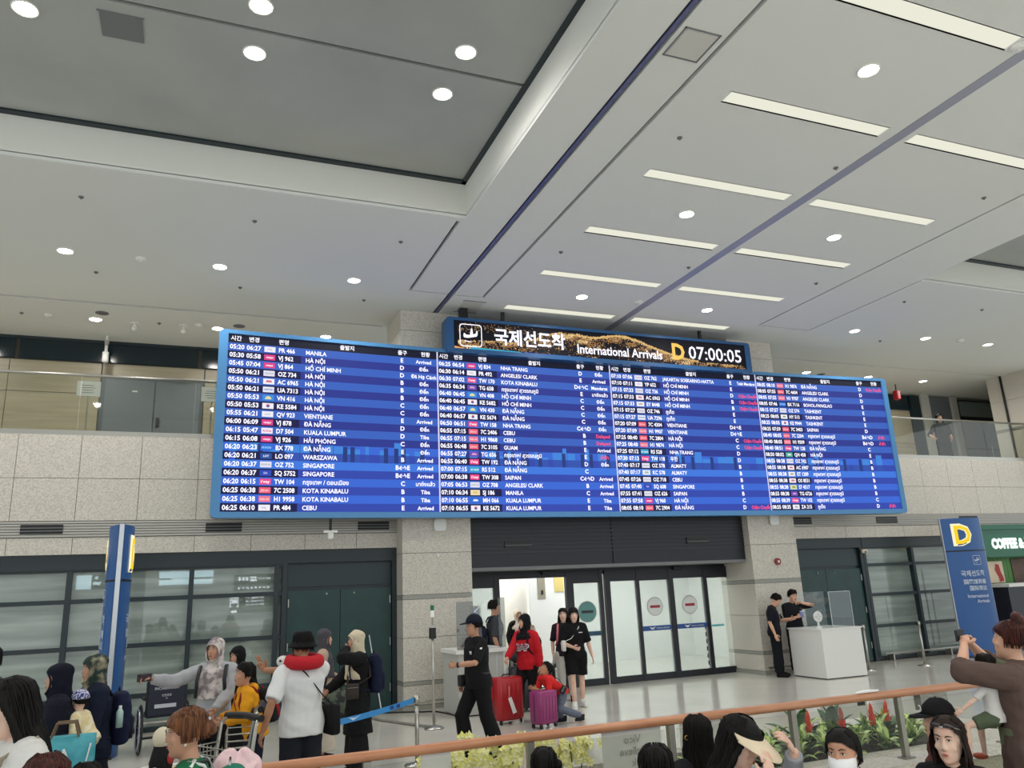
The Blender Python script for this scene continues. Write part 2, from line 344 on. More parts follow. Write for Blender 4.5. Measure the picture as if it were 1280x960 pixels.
# pillars
for nm, x0, x1 in (('wall_pillar_left', 3.58, 4.92), ('wall_pillar_right', 11.42, 12.7)):
    p = struct(MB().box(x0+.03, x1-.03, 14.53, 15.7, 0, CZ, JOINT).build(nm))
    zz = [.08, .41, .48, 1.22, 1.89, 1.97, 2.72, 3.46, 4.2, 4.94, 5.68, 6.42, 7.08, 7.5]
    for a, b in zip(zz[:-1], zz[1:]):
        band = b-a < .1; m = STONE_D if band else STONE; g = .004; o_ = 0
        MB().box(x0, x1, 14.5+o_, 14.54, a+g, b-g, m).build('stone_slab', p)
        for (sx0, sx1) in ((x0, x0+.035), (x1-.035, x1)): MB().box(sx0, sx1, 14.545, 15.7, a+g, b-g, m).build('stone_slab', p)
    MB().box(x0-.02, x1+.02, 14.47, 15.7, 0, .075, STONE_D).build('plinth', p)
    MB().tube([(x0-.05, 14.3, .16), (x1+.02, 14.3, .16)], .018, STEEL).box(x0+.1, x0+.13, 14.29, 14.5, .14, .17, STEEL).box(x1-.13, x1-.1, 14.29, 14.5, .14, .17, STEEL).build('bumper_rail', p)
# black bulkhead over the doors
bk = struct(MB().box(4.93, 8.05, 14.7, 15.6, 2.42, 4.85, BLACKP).box(8.09, 11.41, 14.7, 15.6, 2.42, 4.85, BLACKP).box(8.05, 8.09, 14.72, 15.6, 2.42, 4.85, BLACK).box(4.93, 11.41, 14.69, 15.5, 2.36, 2.42, GREYEDGE).build('trim_7'))
for k in range(9): MB().box(4.93, 11.41, 14.685, 14.7, 2.68+k*.08, 2.68+k*.08+.03, mat('black_slat', '23242e', .4)).build('louvre_slat', bk)
struct(MB().box(4.93, 11.41, 14.9, 15.6, 4.85, 7.5, STONE).build('wall_center'))
for (a, b, l) in ((5.68, 6.26, 'left'), (9.9, 10.46, 'right')):
    t = thing('air_vent', 'black slotted vent in the dark bulkhead over the doors, %s one' % l, 'vent', ((a+b)/2, 14.68, 2.78)); w = (b-a)/2
    MB().box(-w, w, -.01, .01, 0, .14, BLACK).build('opening', t); MB().box(-w, w, -.016, -.008, .05, .06, GREYEDGE).build('slat', t)
# glazing, left and right: each window a piece of the setting with frame bars, panes and blinds
def window(n, x0, x1, rows, mull, top=2.85):
    w = struct(MB().box(x0, x1, 15.16, 15.2, 0, top, mat('window_dark', '20282b', .6)).build('window_%d' % n))
    MB().box(x0, x1, 15.13, 15.15, rows[0], rows[-1], BLIND).build('blind', w)
    for a, b in zip(mull[:-1], mull[1:]):
        for c, d in zip(rows[:-1], rows[1:]): MB().box(a+.03, b-.03, 15.03, 15.038, c+.03, d-.03, GLASS).build('pane', w)
    for a in mull: MB().box(a-.04, a+.04, 14.97, 15.1, rows[0], rows[-1], DARK).build('mullion', w)
    for c in rows: MB().box(x0, x1, 14.985, 15.09, c-.035, c+.035, DARK).build('transom', w)
    MB().box(x0, x1, 14.95, 15.14, rows[-1], top, DARK).build('header', w)
    MB().tube([(x0+.05, 14.8, .17), (x1-.05, 14.8, .17)], .02, STEEL).build('bumper_rail', w)
    k = int((x1-x0)/.93)
    for i in range(k): MB().box(x0+.3+i*.93, x0+.33+i*.93, 14.8, 14.99, .01, .17, STEEL).build('rail_bracket', w)
    return w
window(1, -11.2, 1.5, [.04, .57, 1.36, 2.1, 2.6], [-11.2, -9.3, -7.45, -5.59, -3.73, -1.87, -.01, 1.41])
window(2, 15.08, 18.6, [.06, .78, 1.5, 2.2, 2.62], [15.14, 16.7, 18.3])
def double_door(n, x0, x1, hinge_l):
    w = struct(MB().box(x0, x1, 15.06, 15.2, 0, 2.85, DARK).build('door_%d' % n))
    MB().box(x0, x1, 14.96, 15.08, 2.62, 2.85, DARK).box(x0, x0+.09, 14.96, 15.08, 0, 2.62, DARK).box(x1-.09, x1, 14.96, 15.08, 0, 2.62, DARK).build('frame', w)
    MB().box(x0+.1, x1-.1, 15.03, 15.08, 2.2, 2.58, DOORT).build('transom_panel', w)
    mx = (x0+x1)/2
    for i, (a, b) in enumerate(((x0+.1, mx-.005), (mx+.005, x1-.1))):
        lf = MB().box(a, b, 15.01, 15.06, .02, 2.13, DOORG).build('door_leaf', w)
        hx = a+.02 if i == 0 else b-.02
        for z in (.3, 1.1, 1.85): MB().cyl((hx, 15.0, z), (hx, 15.0, z+.14), .012, STEEL, n=8).build('hinge', lf)
        MB().ell((mx+(-.25 if i == 0 else .25), 15.0, 2.06), (.02,.02,.02), STEEL, 8, 5).build('door_stop', lf)
    return w
double_door(1, 1.5, 3.58, True); double_door(2, 12.7, 15.08, False)
t = thing('door_sensor', 'small cream motion sensor above the right green doors', 'sensor', (15.1, 14.95, 2.52)); MB().bev(-.09, .09, -.06, 0, -.04, .05, .02, mat('cream', 'd8cdb8', .5)).build('housing', t); MB().box(-.03, .03, -.065, -.05, -.03, 0, BLACK).build('lens', t)

# ---------------------------------------------------------------- sliding doors and the bright corridor behind
dd = struct(MB().box(4.93, 11.41+.5, 15.52, 15.62, 2.24, 2.5, BLACKP).build('door_3'))
fr = MB()
for (a, b) in ((4.93, 5.0), (5.71, 5.83), (7.33, 7.5), (8.12, 8.2), (8.26, 8.38), (9.03, 9.1), (9.85, 9.97), (10.77, 10.86), (11.56, 11.7)): MB().box(a, b, 15.46, 15.56, 0, 2.3, BLACKP).build('door_stile', dd)
for (a, b, z) in ((5.0, 5.71, 2.04), (7.5, 8.12, 2.06), (8.38, 9.03, 2.07), (9.1, 9.85, 2.06), (9.97, 10.77, 2.08), (10.86, 11.56, 2.06)):
    MB().box(a, b, 15.47, 15.55, z, 2.3, BLACKP).box(a, b, 15.47, 15.55, 0, .13, BLACKP).build('door_rail', dd)
    MB().box(a, b, 15.5, 15.508, .13, z, GLASSD).build('pane', dd)
MB().box(5.83, 7.33, 15.47, 15.55, 2.2, 2.3, BLACKP).build('door_rail', dd)
for x in (6.9, 10.1): MB().bev(x-.13, x+.13, 15.4, 15.47, 2.26, 2.33, .02, BLACK).build('motion_sensor', dd)
SIGNW = mat('sign_film', 'dfe4e2', .5); SIGNT = mat('sign_teal', '5f9590', .5); REDM = mat('sign_red', 'a02838', .5); NAVY = mat('film_navy', '2b4f96', .45)
def noentry(cx, cz, r, m, bar, lab):
    t = thing('no_entry_sticker', lab, 'sticker', (cx, 15.49, cz))
    MB().cyl((0,0,0), (0,-.004,0), r, mat('sign_ring', 'a59a9c', .5), n=32).build('rim', t); MB().cyl((0,-.004,0), (0,-.007,0), r*.93, m, n=32).build('disc', t); MB().box(-r*.62, r*.62, -.01, -.006, -.028, .028, bar).build('bar', t)
noentry(7.8, 1.47, .22, SIGNT, mat('dark_bar', '2d3038', .5), 'round teal no entry sticker on the door pane beside the opening')
noentry(9.46, 1.5, .2, SIGNW, REDM, 'pale round no entry sticker with red bar, left of the two')
noentry(10.36, 1.5, .2, SIGNW, REDM, 'pale round no entry sticker with red bar, right of the two')
for a, b, l in ((9.1, 9.85, 'left closed door'), (9.97, 10.77, 'right closed door')):
    t = thing('door_band', 'blue film band with white bird logo across the %s' % l, 'sticker', ((a+b)/2, 15.49, 1.0)); w = (b-a)/2
    MB().box(-w, w, -.004, 0, 0, .1, NAVY).build('film', t)
    lg = MB().poly([(-.2,-.008,.075),(-.12,-.008,.06),(-.04,-.008,.08),(-.1,-.008,.03),(-.12,-.008,.02),(-.15,-.008,.03)], SIGNW); put_text(lg, 'Incheon Airport', -.02, .035, .05, SIGNW, lambda x, z: (x, -.008, z)); lg.build('logo', t)
t = thing('door_band', 'dark blue film band across the pane with teal sticker', 'sticker', (7.81, 15.49, .98)); MB().box(-.3, .3, -.004, 0, 0, .09, mat('film_dark', '1f4a66', .45)).build('film', t)
t = thing('door_band', 'short turquoise film strip on the rightmost pane', 'sticker', (11.05, 15.49, 1.0)); MB().box(-.16, .16, -.004, 0, 0, .04, mat('turq', '58b8c0', .45)).build('film', t)
for k in range(6): tag(MB().box(11.47, 11.5, 15.488, 15.49, .2+k*.15, .29+k*.15, BLACK).build('safety_mark'), 'small black safety mark on the rightmost pane, %s from the bottom' % ['first', 'second', 'third', 'fourth', 'fifth', 'sixth'][k], 'sticker', 'safety marks, rightmost pane')
for k in range(6): tag(MB().box(10.70, 10.73, 15.488, 15.49, .2+k*.15, .29+k*.15, BLACK).build('safety_mark'), 'small black safety mark on the right red stickered pane, %s from the bottom' % ['first', 'second', 'third', 'fourth', 'fifth', 'sixth'][k], 'sticker', 'safety marks, second pane from the right')
CORW = mat('corridor_white', 'eef0ec', .5)
co = struct(MB().box(3.8, 13.5, 20, 20.1, 0, 3.2, CORW).build('wall_corridor_back'))
struct(MB().box(3.8, 3.9, 15.7, 20, 0, 3.2, CORW).build('wall_corridor_left')); struct(MB().box(13.4, 13.5, 15.7, 20, 0, 3.2, CORW).build('wall_corridor_right'))
struct(MB().box(3.8, 13.5, 15.62, 20.1, 3.2, 3.3, CORW).build('ceiling_corridor'))
for x in (5.8, 8.5, 11):
    t = thing('corridor_light', 'long white ceiling light in the corridor behind the doors, %s' % {5.8: 'left', 8.5: 'middle', 11: 'right'}[x], 'ceiling light', (x, 17.6, 3.17)); MB().box(-.6, .6, -1.2, 1.2, -.01, .01, mat('corridor_lamp', 'ffffff', emit=9)).build('diffuser', t)
    MB().box(-.63, .63, -1.23, 1.23, .005, .028, FASCIA).build('housing', t)
t = thing('round_column', 'white round column in the bright corridor', 'column', (7.4, 18.8, 0)); MB().cyl((0,0,0), (0,0,3.2), .38, mat('column_cream', 'e9e6dc', .4), n=28).build('shaft', t, smooth=True); MB().cyl((0,0,0), (0,0,.12), .4, STEEL, n=28).build('base_ring', t)
t = thing('corridor_partition', 'pale partition wall with framed picture and yellow notice in the corridor', 'partition', (8.15, 18.2, 0)); MB().box(-.5, .6, 0, .08, 0, 2.6, mat('partition', 'dfe2e0', .5)).build('panel', t)
MB().box(-.3, -.1, -.02, 0, 1.75, 2.35, mat('pic', '8f8a7a', .5)).build('picture', t); MB().box(.15, .4, -.02, 0, 1.9, 2.5, mat('yellow_notice', 'c9b972', .5)).build('notice', t); MB().box(-.22,-.16,-.03,-.01,1.85,1.95,BLACK).build('picture_mark', t)
t = thing('corridor_display', 'blue display panel seen through the left fixed pane', 'display', (5.0, 16.6, .95)); MB().box(-.1, .75, 0, .06, 0, .7, mat('blue_display', '3d78b8', emit=.95)).build('screen', t); MB().box(-.13, .78, .01, .08, -.03, .73, BLACK).build('frame', t); MB().box(.2, .3, .02, .06, -.95, 0, BLACK).build('stand', t)

# ---------------------------------------------------------------- balcony gallery
FB = 4.62
for nm, x0, x1 in (('floor_gallery_left', -11.2, 4.2), ('floor_gallery_right', 12.4, 25.8)):
    struct(MB().box(x0, x1, 14.95, 18.2, FB-.1, FB, mat('gallery_floor', 'a9a598', .25)).build(nm))
gw = struct(MB().box(-11.2, 4.4, 18.02, 18.2, FB, CZ, mat('gallery_back', '4a463e', .6)).build('wall_gallery_left'))
for a, b in [(-11.2, -9.3), (-9.3, -7.42), (-7.42, -5.55), (-5.55, -3.7), (-3.7, -2.02), (0.02, 1.9), (1.9, 3.5)]:
    for c, d in ((FB, 5.45), (5.45, 6.33), (6.33, 7.0)): MB().box(a+.006, b-.006, 17.98, 18.03, c+.006, d-.006, WOODW).build('wood_panel', gw)
MB().box(-2.0, 0, 17.98, 18.03, 6.74, 7.0, WOODW).build('wood_panel', gw)
for a, b in ((-11.2, -7.4), (-7.4, -3.62), (-3.58, -.12), (-.08, 3.5)): MB().box(a+.02, b-.02, 17.97, 18.0, 7.03, 7.46, mat('clerestory', '14262e', .15)).build('clerestory_pane', gw)
MB().box(-11.2, 3.5, 17.95, 18.0, 7.44, 7.5, DARK).build('clerestory_frame', gw)
dg = struct(MB().box(-2.0, 0, 17.97, 18.05, FB, 6.74, mat('grey_door_frame', '565c62', .4)).build('door_4'))
for a, b in ((-1.92, -.97), (-.95, -.06)): MB().box(a, b, 17.94, 17.99, FB+.02, 6.66, GREYD).build('door_leaf', dg)
MB().box(-.9, -.84, 17.9, 17.94, 5.65, 5.85, BLACK).build('door_lock', dg); MB().tube([(-.88, 17.9, 5.5), (-.76, 17.9, 5.5)], .014, STEEL).build('door_handle', dg); MB().box(-1.4, -1.3, 17.93, 17.94, 6.4, 6.43, WHITEP).build('door_label', dg)
MB().tube([(-.97, 17.9, 6.7), (-.45, 17.8, 6.71), (-.1, 17.9, 6.7)], .012, BLACK).build('door_closer', dg)
# right gallery back wall
gr = struct(MB().box(12.4, 25.8, 18.02, 18.2, FB, CZ, mat('gallery_back_r', '8d8d88', .6)).build('wall_gallery_right'))
MB().box(18.5, 21.2, 17.95, 18.03, 6.99, 7.46, mat('clerestory', '14262e')).build('clerestory_pane', gr)
for a, b in ((17.3, 19.1), (19.1, 20.95)):
    for c, d in ((FB, 5.9), (5.9, 6.97)): MB().box(a+.006, b-.006, 17.97, 18.03, c+.006, d-.006, WOODW).build('wood_panel', gr)
MB().box(20.97, 21.38, 17.9, 18.03, FB, 7.46, DARK).build('door_jamb', gr)
MB().box(21.4, 21.75, 17.85, 18.03, FB, 7.5, mat('pilaster', 'c4c2ba', .5)).build('pilaster', gr)
MB().box(21.77, 22.75, 17.93, 18.03, 6.75, 7.46, mat('bluegrey_panel', '70767c', .4)).build('upper_panel', gr); MB().box(21.77, 22.75, 17.95, 18.03, FB, 6.7, mat('bluegrey_low', '8d9496', .4)).build('lower_panel', gr)
MB().box(22.75, 23.0, 17.85, 18.03, FB, 7.5, _M['pilaster']).build('pilaster', gr)
dg = struct(MB().box(23.02, 25.2, 17.9, 17.98, FB, 7.42, BLACK).build('window_3'))
for z0, z1 in ((FB+.08, 5.75), (5.81, 6.75), (6.86, 7.36)): MB().box(23.12, 25.0, 17.885, 17.905, z0, z1, mat('dark_pane', '7c8a86', .15, coat=.4)).build('pane', dg)
MB().tube([(24.2, 17.84, 5.1), (24.2, 17.84, 5.9)], .015, STEEL).build('door_handle', dg)
ws = struct(MB().box(22.03, 22.4, 14.94, 16.0, FB, CZ, JOINT).build('wall_side'))
struct(MB().box(25.3, 25.5, 14.95, 18.0, FB, CZ, STONE).build('wall_gallery_end'))
for a, b in ((14.4, 15.5), (15.5, 16.0)):
    for c, d in ((4.2, 5.0), (5.0, 5.85), (5.93, 6.75), (6.75, 7.5)): MB().box(22.0, 22.035, a+.004, b-.004, c+.004, d-.004, STONE).build('stone_slab', ws)
    MB().box(21.995, 22.035, a, b, 5.86, 5.92, STONE_D).build('stone_band', ws)
struct(MB().box(22.05, 26, 14.4, 14.9, 4.85, CZ, STONE).build('wall_side_return'))
tag(MB().box(21.95, 21.995, 15.5, 15.545, 4.85, CZ, BLACK).build('smoke_screen_post', norm=True), 'thin black vertical post at the right end of the gallery opening', 'post')
for i, (x0, x1, l) in enumerate(((-11.2, 3.56, 'left'), (12.72, 21.95, 'right'))):
    t = thing('glass_balustrade', 'glass balustrade with steel handrail on the %s gallery edge' % l, 'railing', (0, 14.98, 4.85))
    n = int((x1-x0)/1.8); w = (x1-x0)/n
    for k in range(n): MB().box(x0+k*w+.008, x0+(k+1)*w-.008, -.006, .006, .06, 1.06, GLASSR).build('glass_pane', t)
    MB().tube([(x0, 0, 1.08), (x1, 0, 1.08)], .028, STEEL, 10).build('handrail', t, smooth=True)
    MB().box(x0, x1, -.03, .03, .0, .09, STEEL).build('base_channel', t)
for (x, l) in ((-1.93, 'white notice board on a slim stand beside the grey gallery door'), (.16, 'white notice board on a slim stand at the board corner')):
    t = thing('sign_stand', l, 'sign', (x, 15.6, FB)); MB().box(-.19, .19, -.02, .02, 1.08, 1.36, mat('notice_white', 'dadcd8', .5)).build('board', t); MB().tube([(0, .0, .02), (0, 0, 1.1)], .015, STEEL).build('pole', t); MB().cyl((0,0,0), (0,0,.02), .14, STEEL).build('foot', t)
    q = MB(); [q.box(-.13+.05*random.random(), .13-.05*random.random(), -.025, -.02, 1.14+k*.045, 1.15+k*.045, GREYEDGE) for k in range(4)]; q.build('print', t)
t = thing('bullet_camera', 'white surveillance camera hanging before the left gallery wall beside the grey door', 'camera', (-1.93, 17.6, 6.98)); MB().tube([(0,0,.15),(0,0,.52)], .03, WHITEP).build('pole', t); MB().bev(-.06, .06, -.08, .08, -.06, .17, .04, WHITEP).build('housing', t, smooth=True); MB().tube([(0,0,.42),(0,0,.3)], [.045,.045], mat('chrome', 'dddddd', .15, 1)).build('joint', t)
t = thing('exit_lamp', 'red lantern box on the right gallery wall by the board corner', 'lamp', (19.42, 17.0, 7.02)); MB().bev(-.085, .085, -.08, .08, 0, .28, .04, mat('lantern_red', 'b01822', .4)).build('body', t); MB().tube([(0,0,.28),(0,0,.48)], .015, BLACK).build('hanger', t); MB().ell((.08,-.08,.26), (.02,.02,.02), WHITEP, 8, 5).build('stud', t)

# pillar fittings
for (x, z, l) in ((4.3, 3.23, 'left'), (12.12, 3.26, 'right')):
    t = thing('access_point', 'white rounded wireless box high on the %s pillar' % l, 'wireless box', (x, 14.5, z)); MB().bev(-.12, .12, -.07, -.02, -.12, .12, .06, WHITEP, axis='y').build('cover', t); MB().box(-.05, .05, -.02, 0, -.05, .05, GREYEDGE).build('bracket', t)
t = thing('fire_alarm', 'red round fire alarm on the right pillar', 'alarm', (12.09, 14.5, 2.34)); MB().cyl((0,0,0), (0,-.05,0), .075, mat('alarm_red', '8e2a30', .4), n=20).build('body', t); MB().ell((.01,-.05,0), (.03,.02,.03), WHITEP).build('lens', t)
for (x, z, l) in ((4.25, 2.67, 'left'), (12.0, 2.68, 'right')): disc = tag(MB().loft([(0,0,0,.03,.03,.03),(0,0,.02,.03,.03,.03),(0,0,.035,.012,.012,.012)], WHITEP, 12).xf(Matrix.Rotation(PI/2, 4, 'X')).build('wall_sensor', loc=(x, 14.5, z)), 'tiny white round sensor on the %s pillar' % l, 'sensor')
t = thing('dome_camera', 'small white camera hanging under the board on a black rod', 'camera', (2.22, 14.22, 3.03)); MB().box(-.02, .02, -.02, .02, .1, .38, BLACK).build('rod', t); MB().box(-.12, .12, -.03, .03, .06, .1, WHITEP).build('bracket', t); MB().bev(-.05, .05, -.06, .05, -.05, .06, .02, WHITEP).build('housing', t)

# ================================================================ ARRIVALS BOARD
YB = lambda x: 14.16-.28*((x-7.9)/7.7)**2
BX0, BX1, BZ0, BZ1 = .21, 15.53, 3.33, 6.60
SX = [.36, 4.2, 8.03, 11.78, 15.4]; SZ0, SZ1 = 3.43, 6.53; HR = .155; RH = (SZ1-SZ0-HR)/20
board = thing('arrivals_board', 'huge blue curved flight arrivals display with four columns of flights, spanning both pillars', 'display board', (0, 0, 0))
# frame: swept rounded rectangle
fr = MB()
def rr(x0, x1, z0, z1, r, n=5):
    P = []
    for cx, cz, t in ((x1-r,z1-r,0),(x0+r,z1-r,1),(x0+r,z0+r,2),(x1-r,z0+r,3)):
        for i in range(n+1): a = (t+i/n)*PI/2; P.append((cx+r*math.cos(a), cz+r*math.sin(a)))
    return P
def dens(P, step=.8):
    o = []
    for i, p in enumerate(P):
        q = P[(i+1) % len(P)]; d = math.hypot(q[0]-p[0], q[1]-p[1]); k = max(1, int(d/step))
        for j in range(k): o.append((p[0]+(q[0]-p[0])*j/k, p[1]+(q[1]-p[1])*j/k))
    return o
def frame_ring(mb, outer, inner, y0, y1, yf, m):
    """outer & inner same count outlines; front rim at y0, outer depth to y1"""
    n = len(outer); V = [(x, yf(x)+y0, z) for x, z in outer]+[(x, yf(x)+y0, z) for x, z in inner]+[(x, yf(x)+y1, z) for x, z in outer]+[(x, yf(x)+y0+.03, z) for x, z in inner]
    F = []
    for i in range(n):
        j = (i+1) % n; F += [(i, j, n+j, n+i), (2*n+i, 2*n+j, j, i), (n+i, n+j, 3*n+j, 3*n+i)]
    mb.add(V, F, m)
outer = dens(rr(BX0, BX1, BZ0, BZ1, .09)); cx, cz = (BX0+BX1)/2, (BZ0+BZ1)/2
inner = [(min(max(x, SX[0]), SX[-1]), min(max(z, SZ0), SZ1)) for x, z in outer]
frame_ring(fr, outer, inner, -.03, .18, YB, BLUEF); fr.build('frame', board); bkp = MB(); k_ = 24
for i in range(k_): a, b = BX0+.02+(BX1-BX0-.04)*i/k_, BX0+.02+(BX1-BX0-.04)*(i+1)/k_; bkp.add([(a, YB(a)+.17, BZ0+.02), (b, YB(b)+.17, BZ0+.02), (b, YB(b)+.17, BZ1-.02), (a, YB(a)+.17, BZ1-.02)], [(0, 1, 2, 3)], BLACK)
bkp.build('back_panel', board)
# colours
HDR = screen('scr_header', '15182c'); B1 = screen('scr_blue', '3a63c0'); B2 = screen('scr_navy', '2c3890'); BK = screen('scr_dark', '181a4a'); BL = screen('scr_bluel', '3060cc', 1.0)
B1b = screen('scr_blue2', '3a68d4'); B2b = screen('scr_navy2', '3248ac'); SKY1 = screen('scr_sky', '3f86dc'); SKY2 = screen('scr_sky_dark', '243a80'); WHT = screen('scr_white', 'f6f4ff', 1.25); RED = screen('scr_red', 'ff5070', 1.1)
DIV = screen('scr_div', 'd8d8fa')
RB = [(B1, B2) if k < 12 else (B1b, B2b) for k in range(20)]
def yb(x, o): return YB(x)+o
def band(mb, x0, x1, z0, z1, o, m, step=.7):
    k = max(1, int((x1-x0)/step)); xs = [x0+(x1-x0)*i/k for i in range(k+1)]
    for a, b in zip(xs[:-1], xs[1:]): mb.add([(a, yb(a, o), z0), (b, yb(b, o), z0), (b, yb(b, o), z1), (a, yb(a, o), z1)], [(0, 1, 2, 3)], m)
T1, T2, T3, T4 = 'กรุงเทพ/ สุวรรณภูมิ', 'ภูเก็ต', 'มาถึงแล้ว', 'ล่าช้า'
HN, DN, HC = 'HÀ NỘI', 'ĐÀ NẴNG', 'HỒ CHÍ MINH'
DE, AR, TI, CC, DL = 'Đến', 'Arrived', 'Tiba', '!Chậm Chuyến', '!Delayed'
ROWS = [
"""05:20 06:27|PR 466|MANILA|E|Arrived;05:30 05:58|VJ 962|HN|D|DE;05:45 07:04|VJ 864|HC|D|Đã Hạ Cánh;05:50 06:21|OZ 734|HN|B|DE;05:50 06:21|AC 6965|HN|B|DE;05:50 06:21|UA 7313|HN|B|DE;05:50 05:53|VN 416|HN|C|DE;05:50 05:53|KE 5584|HN|C|DE;05:55 06:21|QV 923|VIENTIANE|E|Arrived;06:00 06:09|VJ 878|DN|D|DE;06:15 05:47|D7 504|KUALA LUMPUR|D|Tiba;06:15 06:08|VJ 926|HẢI PHÒNG|C|DE;06:20 06:23|BX 778|DN|E|DE;06:20 06:21|LO 097|WARSZAWA|B|Arrived;06:20 06:37|OZ 752|SINGAPORE|B↔E|Arrived;06:20 06:37|SQ 5752|SINGAPORE|B↔E|Arrived;06:20 06:15|TW 104|กรุงเทพ / ดอนเมือง|C|T3;06:25 06:38|7C 2508|KOTA KINABALU|B|Tiba;06:25 06:38|H1 9958|KOTA KINABALU|B|Tiba;06:25 06:10|PR 484|CEBU|E|Arrived""",
"""06:25 06:54|VJ 834|NHA TRANG|D|DE;06:30 06:14|PR 492|ANGELES/ CLARK|E|Arrived;06:30 07:02|TW 170|KOTA KINABALU|D↔C|Mendarat;06:35 06:34|TG 658|T1|E|T3;06:40 06:45|VN 408|HC|C|DE;06:40 06:45|KE 5682|HC|C|DE;06:40 06:57|VN 430|DN|C|DE;06:40 06:57|KE 5674|DN|C|DE;06:50 06:51|TW 158|NHA TRANG|C↔D|DE;06:55 07:15|7C 2406|CEBU|B|DL;06:55 07:15|H1 9868|CEBU|B|DL;06:55 06:48|7C 3105|GUAM|E|Arrived;06:55 07:27|TG 656|T1|E|!T4;06:55 06:40|TW 192|DN|D|DE;07:00 07:15|RS 512|DN|C|;07:00 06:38|TW 308|SAIPAN|C↔D|Arrived;07:05 06:53|OZ 708|ANGELES/ CLARK|B|Arrived;07:10 06:34|SJ 186|MANILA|C|Arrived;07:10 06:55|MH 066|KUALA LUMPUR|E|Tiba;07:10 06:55|KE 5672|KUALA LUMPUR|E|Tiba""",
"""07:10 07:06|OZ 762|JAKARTA/ SOEKARNO-HATTA|E|Telah Mendarat;07:10 07:11|YP 652|HC|E|;07:15 07:33|OZ 736|HC|D|CC;07:15 07:33|AC 6963|HC|B|CC;07:15 07:33|EY 8448|HC|B|CC;07:15 07:27|OZ 746|T2|E|;07:15 07:27|UA 7296|T2|E|;07:20 07:09|7C 4304|VIENTIANE|D↔E|;07:20 07:09|H1 9907|VIENTIANE|D↔E|;07:25 08:40|7C 2804|HN|C|CC;07:25 08:40|H1 9874|HN|C|CC;07:25 07:12|RS 528|NHA TRANG|D|;07:30 07:13|TW 118|우한|D|;07:40 07:17|OZ 578|ALMATY|B|;07:40 07:17|KC 578|ALMATY|B|;07:45 07:26|OZ 718|CEBU|B|;07:45 07:40|SQ 608|SINGAPORE|E|;07:55 07:41|OZ 626|SAIPAN|B|;07:55 07:58|VJ 960|HN|C|;08:05 08:10|7C 2904|DN|D|CC""",
"""08:05 08:10|H1 9876|DN|D|CC;08:05 07:55|7C 4604|ANGELES/ CLARK|D|;08:05 07:55|H1 9707|ANGELES/ CLARK|D|;08:05 07:46|BX 7116|BOHOL-PANGLAO|E|;08:15 07:57|OZ 574|TASHKENT|E|;08:25 08:05|HY 513|TASHKENT|E|;08:25 08:05|KE 9944|TASHKENT|E|;08:25 07:59|7C 3403|SAIPAN|D|;08:40 08:05|7C 2204|T1|B↔D|!T4;08:40 08:05|H1 9509|T1|B↔D|!T4;08:40 08:51|TW 128|DN|C|;08:50 08:02|QH 458|HN|E|;08:55 08:38|OZ 742|T1|B|;08:55 08:38|AC 6987|T1|B|;08:55 08:38|ET 1289|T1|B|;08:55 08:38|OS 8531|T1|B|;08:55 08:38|S7 4517|T1|B|;08:55 08:38|TG 6726|T1|B|;08:55 08:39|TW 102|T1|C|;08:55 08:35|ZA 215|T2|D|!T4"""]
AB = {'HN': HN, 'DN': DN, 'HC': HC, 'DE': DE, 'CC': CC, 'DL': DL, 'T1': T1, 'T2': T2, 'T3': T3, '!T4': '!'+T4}
LOGO = {'PR': ('f0f0fa', 'c9a0b4'), 'VJ': ('e0408c', 'ffffff'), 'OZ': ('e6e4f2', 'a8a8b8'), 'AC': ('f4f0fa', 'd07080'), 'UA': ('e8ecf8', '4a68a8'), 'VN': ('3a90dc', 'e8dca0'), 'KE': ('f0eef8', 'c04060'), 'QV': ('eeeef8', 'b0b0c0'),
        'D7': ('f4e8f4', 'e04080'), 'BX': ('2a70d8', 'a8dcff'), 'LO': ('2a50a0', 'ffffff'), 'SQ': ('3048b8', 'c8c8f0'), 'TW': ('ee4a8c', 'ffffff'), '7C': ('f0607c', 'ffd8d8'), 'H1': ('f07890', 'ffe0e0'), 'TG': ('6a50b8', 'e0a0c8'),
        'RS': ('38a8d0', 'ffffff'), 'SJ': ('f0e0b0', 'e0c080'), 'MH': ('2c6ad0', 'e8f0ff'), 'YP': ('f2f0fa', 'd8d0e0'), 'EY': ('eeecf6', 'c0b890'), 'KC': ('e8ecf0', 'a0b8b0'), 'HY': ('eef0f4', '90a890'), 'QH': ('58b8a8', 'e0f0e0'), 'ET': ('eeecf6', 'b0a870'), 'OS': ('f0e8f0', 'd07080'), 'S7': ('dce0a0', '80a050'), 'ZA': ('f0eef4', 'b0b0c8')}
random.seed(11)
